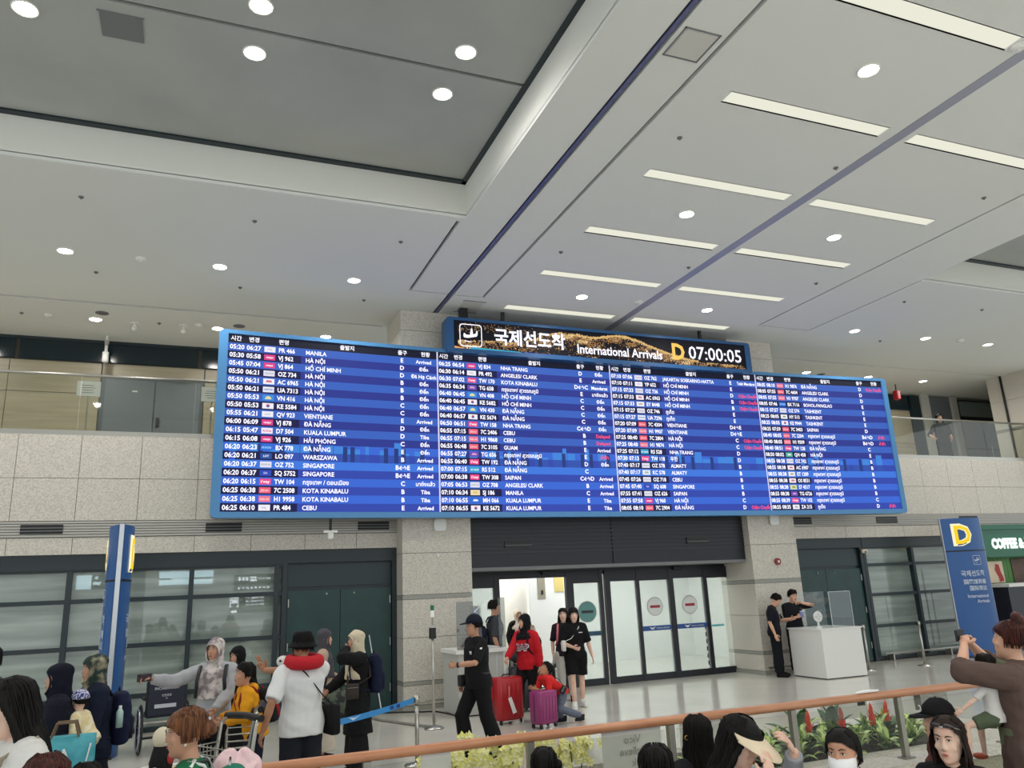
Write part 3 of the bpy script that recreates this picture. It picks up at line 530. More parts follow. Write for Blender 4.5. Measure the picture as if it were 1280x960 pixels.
for p in range(4):
    x0, x1 = SX[p], SX[p+1]; W_ = x1-x0; sc = W_/3.84
    sp = MB(); band(sp, x0, x1, SZ1-HR, SZ1, 0, HDR)
    for k in range(20):
        zt = SZ1-HR-k*RH; band(sp, x0, x1, zt-RH, zt, 0, RB[k][k % 2]);
    sp = sp.build('screen_panel', board); sp['label'] = ['leftmost screen panel, flights from 05:20', 'second screen panel, flights from 06:25', 'third screen panel, flights from 07:10', 'rightmost screen panel, flights from 08:05'][p]
    # darker cells behind the times, skyline graphic of the moving background
    bg = MB()
    for k in range(20):
        zt = SZ1-HR-k*RH
        if k % 2: band(bg, x0, x0+1.25*sc, zt-RH, zt, -.003, BK)
        elif k == 14: band(bg, x0, x1, zt-RH, zt, -.003, screen('scr_hi', '3f78de'))
    zb = SZ1-HR-14*RH; x = x0+.1
    while x < x1-.2:
        w = random.uniform(.06, .22); h = random.choice([.9, 1.3, 1.6, 1.9, 2.0, 2.6])*RH; w = min(w, x1-x)
        for zz0, zz1, mm in ((zb+RH, zb+max(h, RH), SKY1), (zb, zb+RH, screen('scr_sky_mid', '3252ae'))):
            if zz1 > zz0: band(bg, x, x+w, zz0, zz1, -.004, mm)
        if random.random() < .6: band(bg, x+w, min(x+w+.08, x1), zb, zb+RH*1.9, -.0045, SKY2)
        x += w+random.choice([0, .02, .1, .2])
    bg.build('skyline_graphic', sp)
    tx = MB(); mp = lambda X, Z: (X, yb(X, -.009), Z)
    for (u, s) in ((.13, '시간'), (.43, '변경'), (.94, '편명'), (2.08, '출발지'), (3.14, '출구'), (3.6, '현황')): put_text(tx, s, x0+u*sc, SZ1-HR+.042, .1, WHT, mp, 'c', .02)
    lg = MB()
    for k, row in enumerate(ROWS[p].split(';')):
        tm, fl, de, ga, st = row.split('|'); de = AB.get(de, de); st = AB.get(st, st); z = SZ1-HR-(k+1)*RH+.034
        a, b = tm.split(' ')
        put_text(tx, a, x0+.03*sc, z, .115, WHT, mp, 'l', .026, sx=.95*sc); put_text(tx, b, x0+.31*sc, z, .115, WHT, mp, 'l', .026, sx=.95*sc)
        put_text(tx, fl, x0+.855*sc, z, .112, WHT, mp, 'l', .026, sx=.88*sc); put_text(tx, de, x0+1.33*sc, z, .108, WHT, mp, 'l', .022, maxw=1.35*sc, sx=.95*sc)
        put_text(tx, ga, x0+3.13*sc, z, .115, WHT, mp, 'c', .03, maxw=.4)
        if st: put_text(tx, st.lstrip('!'), x0+3.56*sc, z, .1, RED if st[0] == '!' else WHT, mp, 'c', .024, maxw=.5*sc)
        c1, c2 = LOGO.get(fl[:2], ('e8e8f4', 'b0b0c0')); la, lb = x0+.61*sc, x0+.8*sc
        band(lg, la, lb, z-.012, z+.088, -.006, screen('logo_'+c1, c1)); mc = screen('logo_'+c2, c2); q = lambda X, Z: (X, yb(X, -.012), Z)
        if fl[:2] == 'TW': put_text(lg, "t'way", (la+lb)/2, z+.015, .07, mc, q, 'c', .02, maxw=.15)
        elif fl[:2] in ('VJ', '7C', 'H1', 'OZ', 'PR', 'BX', 'D7', 'LO', 'SQ', 'RS', 'UA', 'QV'): put_text(lg, {'VJ': 'vietjet', '7C': 'JEJUair', 'H1': 'Hahn Air', 'OZ': 'ASIANA', 'PR': 'PAL', 'BX': 'AIR BUSAN', 'D7': 'AirAsia', 'LO': 'LOT', 'SQ': 'SIA', 'RS': 'air seoul', 'UA': 'UNITED', 'QV': 'LAO'}[fl[:2]], (la+lb)/2, z+.02, .05, mc, q, 'c', .02, maxw=.16)
        elif fl[:2] == 'VN': lg.add([q((la+lb)/2+.055*math.cos(t_), z+.01+.055*abs(math.sin(t_))) for t_ in [PI*i/8 for i in range(9)]], [tuple(range(9))], mc)
        elif fl[:2] == 'KE':
            for s_, cc in ((0, 'd04060'), (PI, '4060b0')): lg.add([q((la+lb)/2+.03*math.cos(s_+PI*i/8), z+.038+.03*math.sin(s_+PI*i/8)) for i in range(9)], [tuple(range(9))], screen('logo_'+cc, cc))
        else: lg.add([q(X, Z) for X, Z in ((la+.04, z+.02), (lb-.04, z+.02), (lb-.05, z+.055), (la+.06, z+.06))], [(0, 1, 2, 3)], mc)
    o = tx.build('lettering', sp); o['kind'] = 'stuff'; o = lg.build('airline_badges', sp); o['kind'] = 'stuff'
for X in SX[1:4]: dv = MB(); band(dv, X-.014, X+.014, SZ0, SZ1, -.006, DIV); dv.build('column_divider', board)
# header display
HY = 14.02; HX0, HX1, HZ0, HZ1 = 4.36, 11.64, 6.52, 7.245
hd = thing('header_display', 'black arrivals header screen with gold dust graphic, letter D and clock, above the board', 'display board', (0, 0, 0))
fr = MB(); outer = dens(rr(HX0, HX1, HZ0, HZ1, .07)); inner = [(min(max(x, HX0+.155), HX1-.14), min(max(z, 6.605), HZ1-.06)) for x, z in outer]
frame_ring(fr, outer, inner, -.05, .25, lambda x: HY, mat('header_frame', '2f5f94', .35, .1)); fr.build('frame', hd)
hs = MB().box(HX0+.14, HX1-.12, HY-.022, HY+.0, 6.6, HZ1-.05, screen('hdr_black', '0c0c16')).build('screen', hd)
gd = MB(); G = [screen('gold%d' % i, c, e) for i, (c, e) in enumerate((('a87838', 1), ('e0b878', 1), ('6a4a34', 1), ('ffe8c0', 1.1), ('7a6050', 1), ('c89858', 1)))]
rg = random.Random(4)
def crest(x):   # upper edge of the dust cloud along x
    u = (x-4.5)/7.0
    return 6.64+.52*max(0, math.exp(-((u-.42)/.17)**2))*(.85+.2*math.sin(u*23+1))+.20*math.exp(-((u-.62)/.12)**2)+.08*math.exp(-((u-.1)/.2)**2)*1.2+.05
def spk(x, z, s, m):
    if 6.61 < z < 7.18 and 4.52 < x < 11.49: gd.add([(x, HY-.027, z), (x+s, HY-.027, z), (x+s, HY-.027, z+s), (x, HY-.027, z+s)], [(0, 1, 2, 3)], m)
for i in range(11000):
    x = rg.uniform(4.6, 11.45); c = crest(x); z = c-abs(rg.gauss(0, .11)) if rg.random() < .8 else rg.uniform(6.61, c)
    d = c-z; cl = math.sin(x*5.1+z*22)+math.sin(x*11.3-z*31+2)*.8+math.sin(x*2.3+4)*.5
    if cl < .1 and rg.random() < .8: continue
    if 9.4 < x and rg.random() < .4: continue
    m = G[3] if rg.random() < (.22 if cl > 1.2 else .04) else (G[1] if (d < .05 or cl > 1.3) and rg.random() < .7 else rg.choice([G[0], G[2], G[5], G[4]])); spk(x, z, rg.uniform(.009, .02), m)
for i in range(260): x = rg.uniform(4.6, 6.4); spk(x, 7.0-.1*math.sin(x*2)+rg.gauss(0, .06), .012, rg.choice([G[4], G[1]]))
for i in range(900):
    x = rg.uniform(7.2, 10.2); spk(x, crest(x)+rg.gauss(0, .012), .02, G[1])
for (a, b, cc, hh) in ((4.53, 4.78, 'e8a868', .05), (4.86, 6.0, '38a8c8', .045), (6.0, 7.4, '3858a8', .02)): band_z = 6.607; gd.add([(a, HY-.029, band_z), (b, HY-.029, band_z), (b-.12, HY-.029, band_z+hh*.5), (a, HY-.029, band_z+hh)], [(0, 1, 2, 3)], screen('glow_'+cc, cc))
g_ = gd.build('gold_dust_graphic', hs); g_['kind'] = 'stuff'
def plane_icon(mb, cx, cz, s, m, mapf, lw=.012):
    R_ = rr(cx-s, cx+s, cz-s, cz+s, s*.28, 4); I_ = rr(cx-s+lw, cx+s-lw, cz-s+lw, cz+s-lw, s*.28-lw*.5, 4); n = len(R_)
    mb.add([mapf(*p) for p in R_]+[mapf(*p) for p in I_], [(i, (i+1) % n, n+(i+1) % n, n+i) for i in range(n)], m)
    P = [(-.62,.12),(-.52,.10),(-.42,-.02),(-.08,-.02),(.02,.55),(.14,.58),(.2,.06),(.42,.12),(.52,.38),(.62,.40),(.6,.02),(.52,-.12),(.1,-.22),(-.3,-.3),(-.62,-.26),(-.66,-.1)]
    mb.add([mapf(cx+p[0]*s, cz+p[1]*s+.06*s) for p in P], [tuple(range(len(P)))], m)
    mb.add([mapf(cx-.55*s, cz-.55*s), mapf(cx+.05*s, cz-.62*s), mapf(cx+.05*s, cz-.54*s), mapf(cx-.55*s, cz-.47*s)], [(0, 1, 2, 3)], m)
ht = MB(); mp = lambda X, Z: (X, HY-.036, Z)
plane_icon(ht, 4.87, 6.89, .235, WHT, mp, .018)
put_text(ht, '국제선도착', 5.36, 6.775, .37, WHT, mp, 'l', .025, sx=.93); put_text(ht, 'International Arrivals', 7.2, 6.7, .27, WHT, mp, 'l', .02, sx=.9, maxw=2.2)
put_text(ht, 'D', 9.52, 6.735, .5, screen('hdr_yellow', 'f8c860', 1.1), mp, 'l', .035, sx=.92)
put_text(ht, '07:00:05', 9.96, 6.765, .42, WHT, mp, 'l', .01, maxw=1.5)
o = ht.build('lettering', hd); o['kind'] = 'stuff'
MB().box(5.6, 5.66, HY+.1, HY+.16, 7.2, CZ, BLACK).box(10.4, 10.46, HY+.1, HY+.16, 7.2, CZ, BLACK).box(4.7, 4.85, HY+.05, HY+.2, 7.2, CZ, BLACK).build('hanger', hd)
for x in (1.8, 14): MB().box(x, x+.08, 14.1, 14.9, 5.0, 5.08, BLACK).build('wall_bracket', board)
for x in (4.5, 12.0): MB().box(x, x+.2, 14.2, 14.5, 5.2, 5.5, BLACK).build('wall_bracket', board)

def rear_sign(label, x0, x1, z0, z1, y, rects, m, name='overhead_sign'):
    t = thing(name, label, 'sign', ((x0+x1)/2, y, 0)); w = (x1-x0)/2
    MB().box(-w, w, -.1, .0, z0, z1, BLACK).build('housing', t); g = MB()
    for (a, b, c, d) in rects: g.box(-w+2*w*a, -w+2*w*b, .001, .006, z0+(z1-z0)*c, z0+(z1-z0)*d, m)
    o = g.build('lit_face', t); o['kind'] = 'stuff'; MB().box(-w*.7, -w*.7+.04, -.07, -.03, z1, CZ, STEELD).box(w*.7-.04, w*.7, -.07, -.03, z1, CZ, STEELD).build('hanger', t)
RW = mat('rear_lit', 'eef6ff', emit=9)
rear_sign('bright panel added behind the viewer to mirror in the left windows', -1.15, .75, 2.75, 3.25, -3, [(0, 1, .0, .38), (0, 1, .5, 1), (.2, .6, .4, .48)], mat('reflection_panel_lit', 'c8e4ee', emit=8), 'added_reflection_panel')  # this lit panel and the next are added for their window reflections
rear_sign('small bright panel added behind the viewer to mirror left of the blue totem', -3.9, -2.9, 2.7, 3.2, -3, [(0, .5, 0, 1), (.55, .8, .3, .5), (.6, .7, .7, .9)], _M['reflection_panel_lit'], 'added_reflection_panel')
R1 = [(.1+.08*i, .15+.08*i, .62, .82) for i in range(3)]+[(.36, .5, .55, .7), (.36, .5, .75, .85), (.52, .8, .7, .74)]+[(.1+.09*i, .15+.09*i, .1, .2) for i in range(8)]
rear_sign('black direction sign with white pictographs behind the viewer, mirrored beside the green doors', 1.5, 3.2, 2.45, 3.05, -3, R1, RW)
R2 = [(.0, .02, .3, 1), (.16, .18, .3, 1), (.03, .15, .75, .95), (.03, .15, .5, .7), (.03, .15, .05, .15)]+[(.34+.1*(i % 4), .41+.1*(i % 4)+.03*(i % 2), .9-.17*(i//4), .94-.17*(i//4)) for i in range(16)]
rear_sign('black floor plan board with white lines behind the viewer, mirrored under the direction sign', 1.4, 3.1, 1.6, 2.35, -3, R2, RW)
# ================================================================ FIGURES
def remesh(mb, vox, it=2, wr=0.0, name='m', m=None, seed=0, cut=None):
    me = mb.mesh(name); o = bpy.data.objects.new('tmp', me); COL.objects.link(o)
    r = o.modifiers.new('r', 'REMESH'); r.mode = 'VOXEL'; r.voxel_size = vox; r.use_smooth_shade = True
    if it: s = o.modifiers.new('s', 'SMOOTH'); s.factor = .5; s.iterations = it
    dg = bpy.context.evaluated_depsgraph_get(); ne = bpy.data.meshes.new_from_object(o.evaluated_get(dg), depsgraph=dg)
    bpy.data.objects.remove(o); bpy.data.meshes.remove(me)
    n = len(ne.vertices); P = np.zeros(n*3); ne.vertices.foreach_get('co', P); P = P.reshape(-1, 3)
    if wr and n:
        N = np.zeros(n*3); ne.vertices.foreach_get('normal', N); N = N.reshape(-1, 3); a = seed*1.7
        d = np.sin(P[:, 2]*38+P[:, 0]*21+a)*.5+np.sin(P[:, 2]*61-P[:, 1]*40+P[:, 0]*17+a*2)*.3+np.sin(P[:, 0]*55+P[:, 1]*33-P[:, 2]*20+a)*.4
        P = P+N*(d*wr)[:, None]; ne.vertices.foreach_set('co', P.reshape(-1))
    if cut is not None:
        keep = ~cut(P); bm = bmesh.new(); bm.from_mesh(ne); bm.verts.ensure_lookup_table()
        bmesh.ops.delete(bm, geom=[bm.verts[i] for i in np.nonzero(~keep)[0]], context='VERTS'); bm.to_mesh(ne); bm.free()
    ne.materials.clear(); ne.materials.append(m or mb.mats[0]); ne.polygons.foreach_set('material_index', [0]*len(ne.polygons))
    ne.polygons.foreach_set('use_smooth', [True]*len(ne.polygons)); ne.name = name; ne.update(); return ne
def cloth(hexc, rough=.85, c2=None, sc=60):
    return mat('cloth_'+hexc+(c2 or ''), hexc, rough, noise=(sc, c2, .42, .6) if c2 else None, bump=(90, .25), spec=.25)
SK = {'a': 'd8ac92', 'b': 'c4957a', 'c': 'b48264', 'd': 'e6c4b0'}
def skinm(k): return mat('skin_'+k, SK[k], .5, noise=(9, {'a': 'd29e84', 'b': 'bd8a70', 'c': 'ab775b', 'd': 'deae98'}[k], .35, .7), spec=.4)
HAIRB = mat('hair_black', '0a0908', .6, noise=(60, '161210', .4, .6, (1, 1, .12)), spec=.18); HAIRR = mat('hair_auburn', '4c2018', .5, noise=(60, '2c120e', .4, .6, (1, 1, .1)), spec=.25); HAIRBR = mat('hair_brown', '7c4e30', .5, noise=(60, '45281a', .38, .62, (1, 1, .1)), spec=.25)
HAIRD = mat('hair_dark_brown', '1a100c', .6, noise=(60, '2a1a14', .4, .6, (1, 1, .1)), spec=.2)
LIP = mat('lips', 'a8544c', .4); EYEW = mat('eye_white', 'e4dfd8', .3); IRIS = mat('iris', '1c120d', .2); BROW = mat('brow', '2a1d18', .7)
V3 = Vector
class Fig:
    def __init__(s, label, x, y, face=0, h=1.7, skin='a', vox=.013, sit=None, lean=0, twist=0, legs=None, hands=None, poles=None, yaw=0, pitch=0, roll=0, w=1.0, hk=1.0, z=0, group=None, name='person', cat='person', neck=0):
        s.k = h/1.7; s.vox = vox/s.k; s.w = w; s.hk = hk; s.skin = skinm(skin); s.seed = random.random()*9
        s.root = thing(name, label, cat, (x, y, z), face*PI/180, group); s.root.scale = (s.k,)*3
        hip = V3((0, 0, .92)) if sit is None else V3((0, 0, sit))
        s.A = Matrix.Translation(hip) @ Matrix.Rotation(twist*PI/180, 4, 'Z') @ Matrix.Rotation(-lean*PI/180, 4, 'X') @ Matrix.Translation(V3((0, 0, -.92)))
        U = s.U = lambda p: s.A @ V3(p)
        s.hipz = hip.z
        if legs is None:
            legs = {-1: ((-.1, .01, .48), (-.1, 0, .07)), 1: ((.1, .01, .48), (.1, 0, .07))} if sit is None else {-1: ((-.1, .42, sit), (-.1, .38, .07)), 1: ((.1, .42, sit), (.1, .38, .07))}
        s.legs = {k: (V3(v[0]), V3(v[1])) for k, v in legs.items()}
        s.hips = {k: (Matrix.Translation(hip) @ Matrix.Rotation(twist*PI/180, 4, 'Z')) @ V3((k*.09, 0, -.04)) for k in (-1, 1)}
        s.sh = {k: U((k*.172*w, 0, 1.365)) for k in (-1, 1)}
        hands = hands or {}; poles = poles or {}; s.wr = {}; s.el = {}
        for k in (-1, 1):
            t = V3(hands[k]) if k in hands else (U((k*.235*w, .02, .86)) if lean < 25 else s.sh[k]+V3((k*.03, .05, -.5)))
            a, b = .275, .255; d = t-s.sh[k]; L = min(d.length, (a+b)*.995); d.normalize(); t = s.sh[k]+d*L
            ca = (a*a+L*L-b*b)/(2*a*L); pl = V3(poles.get(k, (k*.5, -.8, -.5))); pl = pl-d*pl.dot(d); pl.normalize()
            s.el[k] = s.sh[k]+d*a*ca+pl*a*math.sqrt(max(0, 1-ca*ca)); s.wr[k] = t
        s.H = Matrix.Translation(U((0, .015+neck, 1.425))) @ Matrix.Rotation((twist+yaw)*PI/180, 4, 'Z') @ Matrix.Rotation(-pitch*PI/180, 4, 'X') @ Matrix.Rotation(roll*PI/180, 4, 'Y') @ Matrix.Translation(V3((0, .01, .155*(.4+.6*hk)))) @ Matrix.Scale(hk, 4)
        s.HI = s.H.inverted()
        s.handp = {-1: None, 1: None}
    TS = [(.82,.15,.10,.12),(.92,.165,.105,.125),(1.02,.147,.10,.10),(1.10,.142,.10,.10),(1.22,.158,.118,.108),(1.31,.165,.108,.11),(1.38,.135,.075,.09),(1.425,.07,.05,.065)]
    def torso(s, mb, inf=0, z0=.82, z1=1.43, flare=0, m=None, belly=0):
        secs = []
        for i, (z, a, b, c) in enumerate(s.TS):
            if z < z0-.04 or z > z1+.001: continue
            t = max(0, (1.1-z))*flare; be = belly*math.exp(-((z-1.05)/.12)**2)
            e = inf*(1 if z < 1.36 else .45)
            secs.append((0, 0, z, a*s.w+e+t, b*s.w+e+t+be, c*s.w+e+t))
        if z0 < .8: t = (1.1-z0)*flare; secs.insert(0, (0, 0, z0, .15*s.w+inf+t, .10*s.w+inf+t, .12*s.w+inf+t))
        q = MB().loft(secs, m, 20)
        if z1 > 1.3: q.tube([(-.15*s.w, 0, 1.372), (0, 0, 1.39), (.15*s.w, 0, 1.372)], .058+inf*.8, m, 12)
        q.xf(s.A); mb.add(q.v, q.f, m)
    def limb(s, mb, pts, rs, m, n=12, ends=(1, 1)):
        mb.tube(pts, rs, m, n)
        for i, p in enumerate(pts):
            if (i == 0 and not ends[0]) or (i == len(pts)-1 and not ends[1]): continue
            mb.ell(p, (rs[i],)*3, m, n, 8)
    def body(s, curls=None, dirs=None, norms=None, nohand=()):
        m = s.skin; mb = MB(); s.torso(mb, 0, m=m)
        for k in (-1, 1):
            s.limb(mb, [s.sh[k], s.sh[k].lerp(s.el[k], .45), s.el[k], s.el[k].lerp(s.wr[k], .35), s.wr[k]], [.05, .046, .038, .04, .026], m)
            kn, an = s.legs[k]; s.limb(mb, [s.hips[k], s.hips[k].lerp(kn, .5), kn, kn.lerp(an, .35), an], [.085, .074, .053, .054, .036], m)
            f = s.footdir(k); mb.ell(an+f*.06+V3((0, 0, -.03)), (.04, .04, .04), m, 10, 6); mb.ell(an+f*.1+V3((0, 0, -.035)), (.038, .09, .03), m, 10, 6, Matrix.Rotation(math.atan2(-f.x, f.y), 3, 'Z'))
        hd = MB()
        hd.loft([(0,.03,-.117,.02,.03,.03),(0,.018,-.108,.038,.058,.03),(0,.005,-.088,.054,.077,.045),(0,0,-.058,.064,.086,.062),(0,0,-.025,.068,.088,.078),(0,-.003,.008,.072,.083,.09),(0,-.005,.03,.073,.081,.095),(0,-.006,.052,.0745,.09,.098),(0,-.008,.082,.0735,.086,.096),(0,-.01,.105,.062,.07,.082),(0,-.012,.12,.038,.045,.052),(0,-.012,.126,.014,.016,.018)], m, 20)
        hd.tube([(0,.079,.036),(0,.091,.006),(0,.0965,-.014)], [.006,.0085,.0115], m, 8); hd.ell((0,.092,-.018), (.0165,.011,.0085), m, 10, 6)
        hd.ell((0,.0815,-.054), (.026,.012,.014), m, 10, 6); hd.ell((0,.074,-.095), (.022,.014,.014), m, 10, 6)
        for k in (-1, 1): hd.ell((k*.076,-.012,.0), (.009,.018,.03), m, 8, 8); hd.ell((k*.038,.061,-.018), (.026,.015,.024), m, 8, 6)
        hd.xf(s.H); mb.add(hd.v, hd.f, m)
        mb.tube([s.U((0, -.01, 1.36)), s.H @ V3((0, -.015, -.06))], [.056, .05], m, 12)
        me = remesh(mb, s.vox, 2, name='body', m=m)
        # hands: five fingers each, joined into the body mesh
        hm = MB(); curls = curls if isinstance(curls, dict) else {-1: curls or .5, 1: curls or .5}
        for k in (-1, 1):
            if k in nohand: continue
            d = V3((dirs or {}).get(k, s.wr[k]-s.el[k])).normalized(); nn = V3((norms or {}).get(k, (-k, 0, 0))); s.hand(hm, s.wr[k], d, nn, k, (curls or {}).get(k, .5), m)
        if hm.v:
            h2 = hm.mesh('h', True); bm = bmesh.new(); bm.from_mesh(me); bm.from_mesh(h2); bm.to_mesh(me); bm.free(); bpy.data.meshes.remove(h2)
        o = bpy.data.objects.new('body', me); COL.objects.link(o); o.parent = s.root; s.bodyo = o; return o
    def hand(s, mb, o, d, n, side, curl, m):
        n = (n-d*n.dot(d)); n = n.normalized() if n.length > 1e-3 else d.orthogonal().normalized(); x = d.cross(n)*side   # x points to the thumb side; n = palm normal
        R = Matrix((x, d, n)).transposed()
        mb.ell(o+d*.045, (.036, .052, .015), m, 10, 8, R)
        cs = curl if isinstance(curl, (list, tuple)) else [curl]*4
        for i, (off, L) in enumerate(((.027, .068), (.0095, .076), (-.009, .071), (-.026, .056))):
            p = o+d*.082+x*off; a = 0; pts = [p]
            for j, f in enumerate((.45, .32, .23)):
                a += cs[i]*(.7 if j == 0 else .9); sp = (off*2.2 if cs[i] < .1 else 0)
                p = p+(d*math.cos(a)+n*math.sin(a)+x*sp).normalized()*L*f; pts.append(p)
            mb.tube(pts, [.0092, .0085, .0078, .006], m, 7)
            mb.ell(pts[-1], (.0062,)*3, m, 6, 4)
        c0 = sum(cs)/4; p = o+d*.02+x*.026; q = p+(x*.7+d*.6+n*.3*c0).normalized()*.04; r = q+(d*.8+x*(.35-.5*c0)+n*.6*c0).normalized()*.032
        mb.tube([p, q, r], [.014, .0105, .007], m, 7); mb.ell(r, (.0072,)*3, m, 6, 4)
    def footdir(s, k):
        kn, an = s.legs[k]; f = V3((0, 1, 0)); t = an-s.hips[k]
        return V3((k*.15, 1, 0)).normalized()
    def face(s, lip='a8544c', eyes=True, brow=True, mask=False):
        R3 = s.H.to_3x3().normalized()
        if eyes:
            e = MB()
            for k in (-1, 1):
                e.ell((k*.031, .0762, .03), (.0135, .0075, .0052), EYEW, 12, 6); e.ell((k*.031, .0815, .0298), (.0058, .003, .0054), IRIS, 10, 6)
                e.tube([(k*.016, .0818, .031), (k*.024, .0842, .0352), (k*.034, .0836, .036), (k*.046, .0752, .0315)], [.001, .0019, .0021, .0012], BROW, 5)
            e.xf(s.H).build('eyes', s.root, True)
        if brow:
            b = MB()
            for k in (-1, 1): b.tube([(k*.013, .0885, .049), (k*.03, .0875, .0565), (k*.05, .0765, .052)], [.0028, .0036, .0015], BROW, 5)
            b.xf(s.H).build('eyebrows', s.root, True)
        if not mask:
            l = MB(); lm = mat('lips_'+lip, lip, .4); l.ell((0, .0915, -.0495), (.0205, .0042, .0032), lm, 10, 5); l.ell((0, .0915, -.0562), (.017, .0046, .0042), lm, 10, 5); l.xf(s.H).build('lips', s.root, True)
            n = MB()
            for k in (-1, 1): n.ell((k*.0075, .1015, -.0245), (.0028, .003, .0016), BROW, 6, 4)
            n.xf(s.H).build('nostrils', s.root, True)
    def part(s, name, mb, m=None, smooth=True, label=None):
        o = mb.build(name, s.root, smooth)
        if label: o['label'] = label
        return o
    def rm(s, name, mb, m, it=2, wr=.003, label=None, cut=None, vox=None):
        me = remesh(mb, (vox or s.vox*1.05), it, wr, name, m, s.seed, cut); o = bpy.data.objects.new(name, me); COL.objects.link(o); o.parent = s.root
        if label: o['label'] = label
        return o
    def top(s, m, sleeve=.5, z0=.86, inf=.018, flare=.03, name='shirt', loose=.012, belly=0, wr=.003, collar=True, sl=(-1, 1)):
        mb = MB(); s.torso(mb, inf, z0=z0, flare=flare, m=m, belly=belly)
        for k in sl:
            P = [s.sh[k], s.sh[k].lerp(s.el[k], .5), s.el[k], s.el[k].lerp(s.wr[k], .5), s.wr[k]]; R_ = [.056+loose, .053+loose, .048+loose, .043+loose, .034+loose*.7]; T = [0, .25, .5, .75, 1]
            pts = []; rs = []
            for i in range(5):
                if T[i] <= sleeve+1e-6: pts.append(P[i]); rs.append(R_[i])
                else:
                    f = (sleeve-T[i-1])/.25
                    if f > .05: pts.append(P[i-1].lerp(P[i], f)); rs.append(R_[i-1]*(1-f)+R_[i]*f)
                    break
            mb.tube(pts, rs, m, 12)
            for p, r_ in zip(pts[:-1], rs[:-1]): mb.ell(p, (r_,)*3, m, 12, 8)
        if collar: mb.tube([s.U((0, -.015, 1.39)), s.U((0, -.005, 1.435))], [.085, .064], m, 14)
        return s.rm(name, mb, m, wr=wr)
    def pants(s, m, frac=1.0, inf=.014, name='trousers', wide=.0, wr=.003):
        mb = MB(); H0 = Matrix.Translation(V3((0, 0, s.hipz-.92)))
        q = MB().loft([(0,0,.84,.15*s.w+inf,.1*s.w+inf,.12*s.w+inf),(0,0,.92,.165*s.w+inf,.105*s.w+inf,.125*s.w+inf),(0,0,1.0,.15*s.w+inf,.1*s.w+inf,.105*s.w+inf)], m, 18); q.xf(H0 if s.hipz < .7 else s.A if False else H0); mb.add(q.v, q.f, m)
        for k in (-1, 1):
            kn, an = s.legs[k]; P = [s.hips[k], s.hips[k].lerp(kn, .5), kn, kn.lerp(an, .5), an.lerp(kn, .06)]; R_ = [.092+inf, .08+inf, .062+inf+wide*.5, .056+inf+wide, .046+inf+wide]; T = [0, .25, .5, .75, 1]
            n = 1+sum(t <= frac+1e-6 for t in T[1:]); pts = P[:n]; rs = R_[:n]
            if n < 5 and frac > T[n-1]+.01: f = (frac-T[n-1])/.25; pts.append(P[n-1].lerp(P[n], f)); rs.append(R_[n-1]*(1-f)+R_[n]*f)
            mb.tube(pts, rs, m, 12); [mb.ell(p, (r_,)*3, m, 12, 8) for p, r_ in zip(pts[:-1], rs[:-1])]
        return s.rm(name, mb, m, wr=wr)
    def skirt(s, m, z0=.5, z1=1.15, flare=.1, name='skirt', inf=.02, wr=.006):
        mb = MB(); s.torso(mb, inf, z0=.82, z1=z1, m=m); q = MB(); n = 6
        q.loft([(0, 0, z0+(.95-z0)*i/n, .165*s.w+inf+flare*(1-i/n), .11*s.w+inf+flare*.8*(1-i/n), .125*s.w+inf+flare*.8*(1-i/n)) for i in range(n+1)], m, 22); mb.add(q.v, q.f, m)
        return s.rm(name, mb, m, wr=wr)
    def shoes(s, m, sole=None):
        for k in (-1, 1):
            an = s.legs[k][1]; f = s.footdir(k); q = MB(); R = Matrix.Rotation(math.atan2(-f.x, f.y), 4, 'Z')
            q.loft([(0,.05,-.069,.046,.15,.1),(0,.05,-.04,.052,.155,.105),(0,.045,-.01,.05,.14,.1),(0,.0,.02,.046,.07,.06),(0,-.005,.04,.044,.05,.05)], m, 14)
            if sole: q.loft([(0,.05,-.07,.052,.157,.107),(0,.05,-.05,.054,.159,.109)], sole, 14)
            q.xf(Matrix.Translation(an) @ R).build('shoe', s.root, True)
    # ---- head wear
    def hairshell(s, mb, m, e=.012, low=-.02):
        q = MB(); q.loft([(0,-.01,low,.073+e,.05+e,.1+e),(0,-.01,.03,.075+e,.075+e,.1+e),(0,-.008,.07,.076+e,.09+e,.1+e),(0,-.01,.1,.068+e,.075+e,.09+e),(0,-.012,.12,.05+e,.055+e,.065+e),(0,-.012,.135,.03+e*.6,.03+e*.6,.035+e*.6),(0,-.012,.1375+e*.4,.008,.008,.008)], m, 20)
        q.xf(s.H); mb.add(q.v, q.f, m)
    def facecut(s, top=.062, bot=-.14, w=.062, y0=.03):
        HI = np.array(s.HI)
        def f(P):
            L = P @ HI[:3, :3].T+HI[:3, 3]
            c = (top+bot)/2; h = (top-bot)/2
            return (L[:, 1] > y0) & ((np.abs(L[:, 0])/w)**2.5+(np.abs(L[:, 2]-c)/h)**2.5 < 1)
        return f
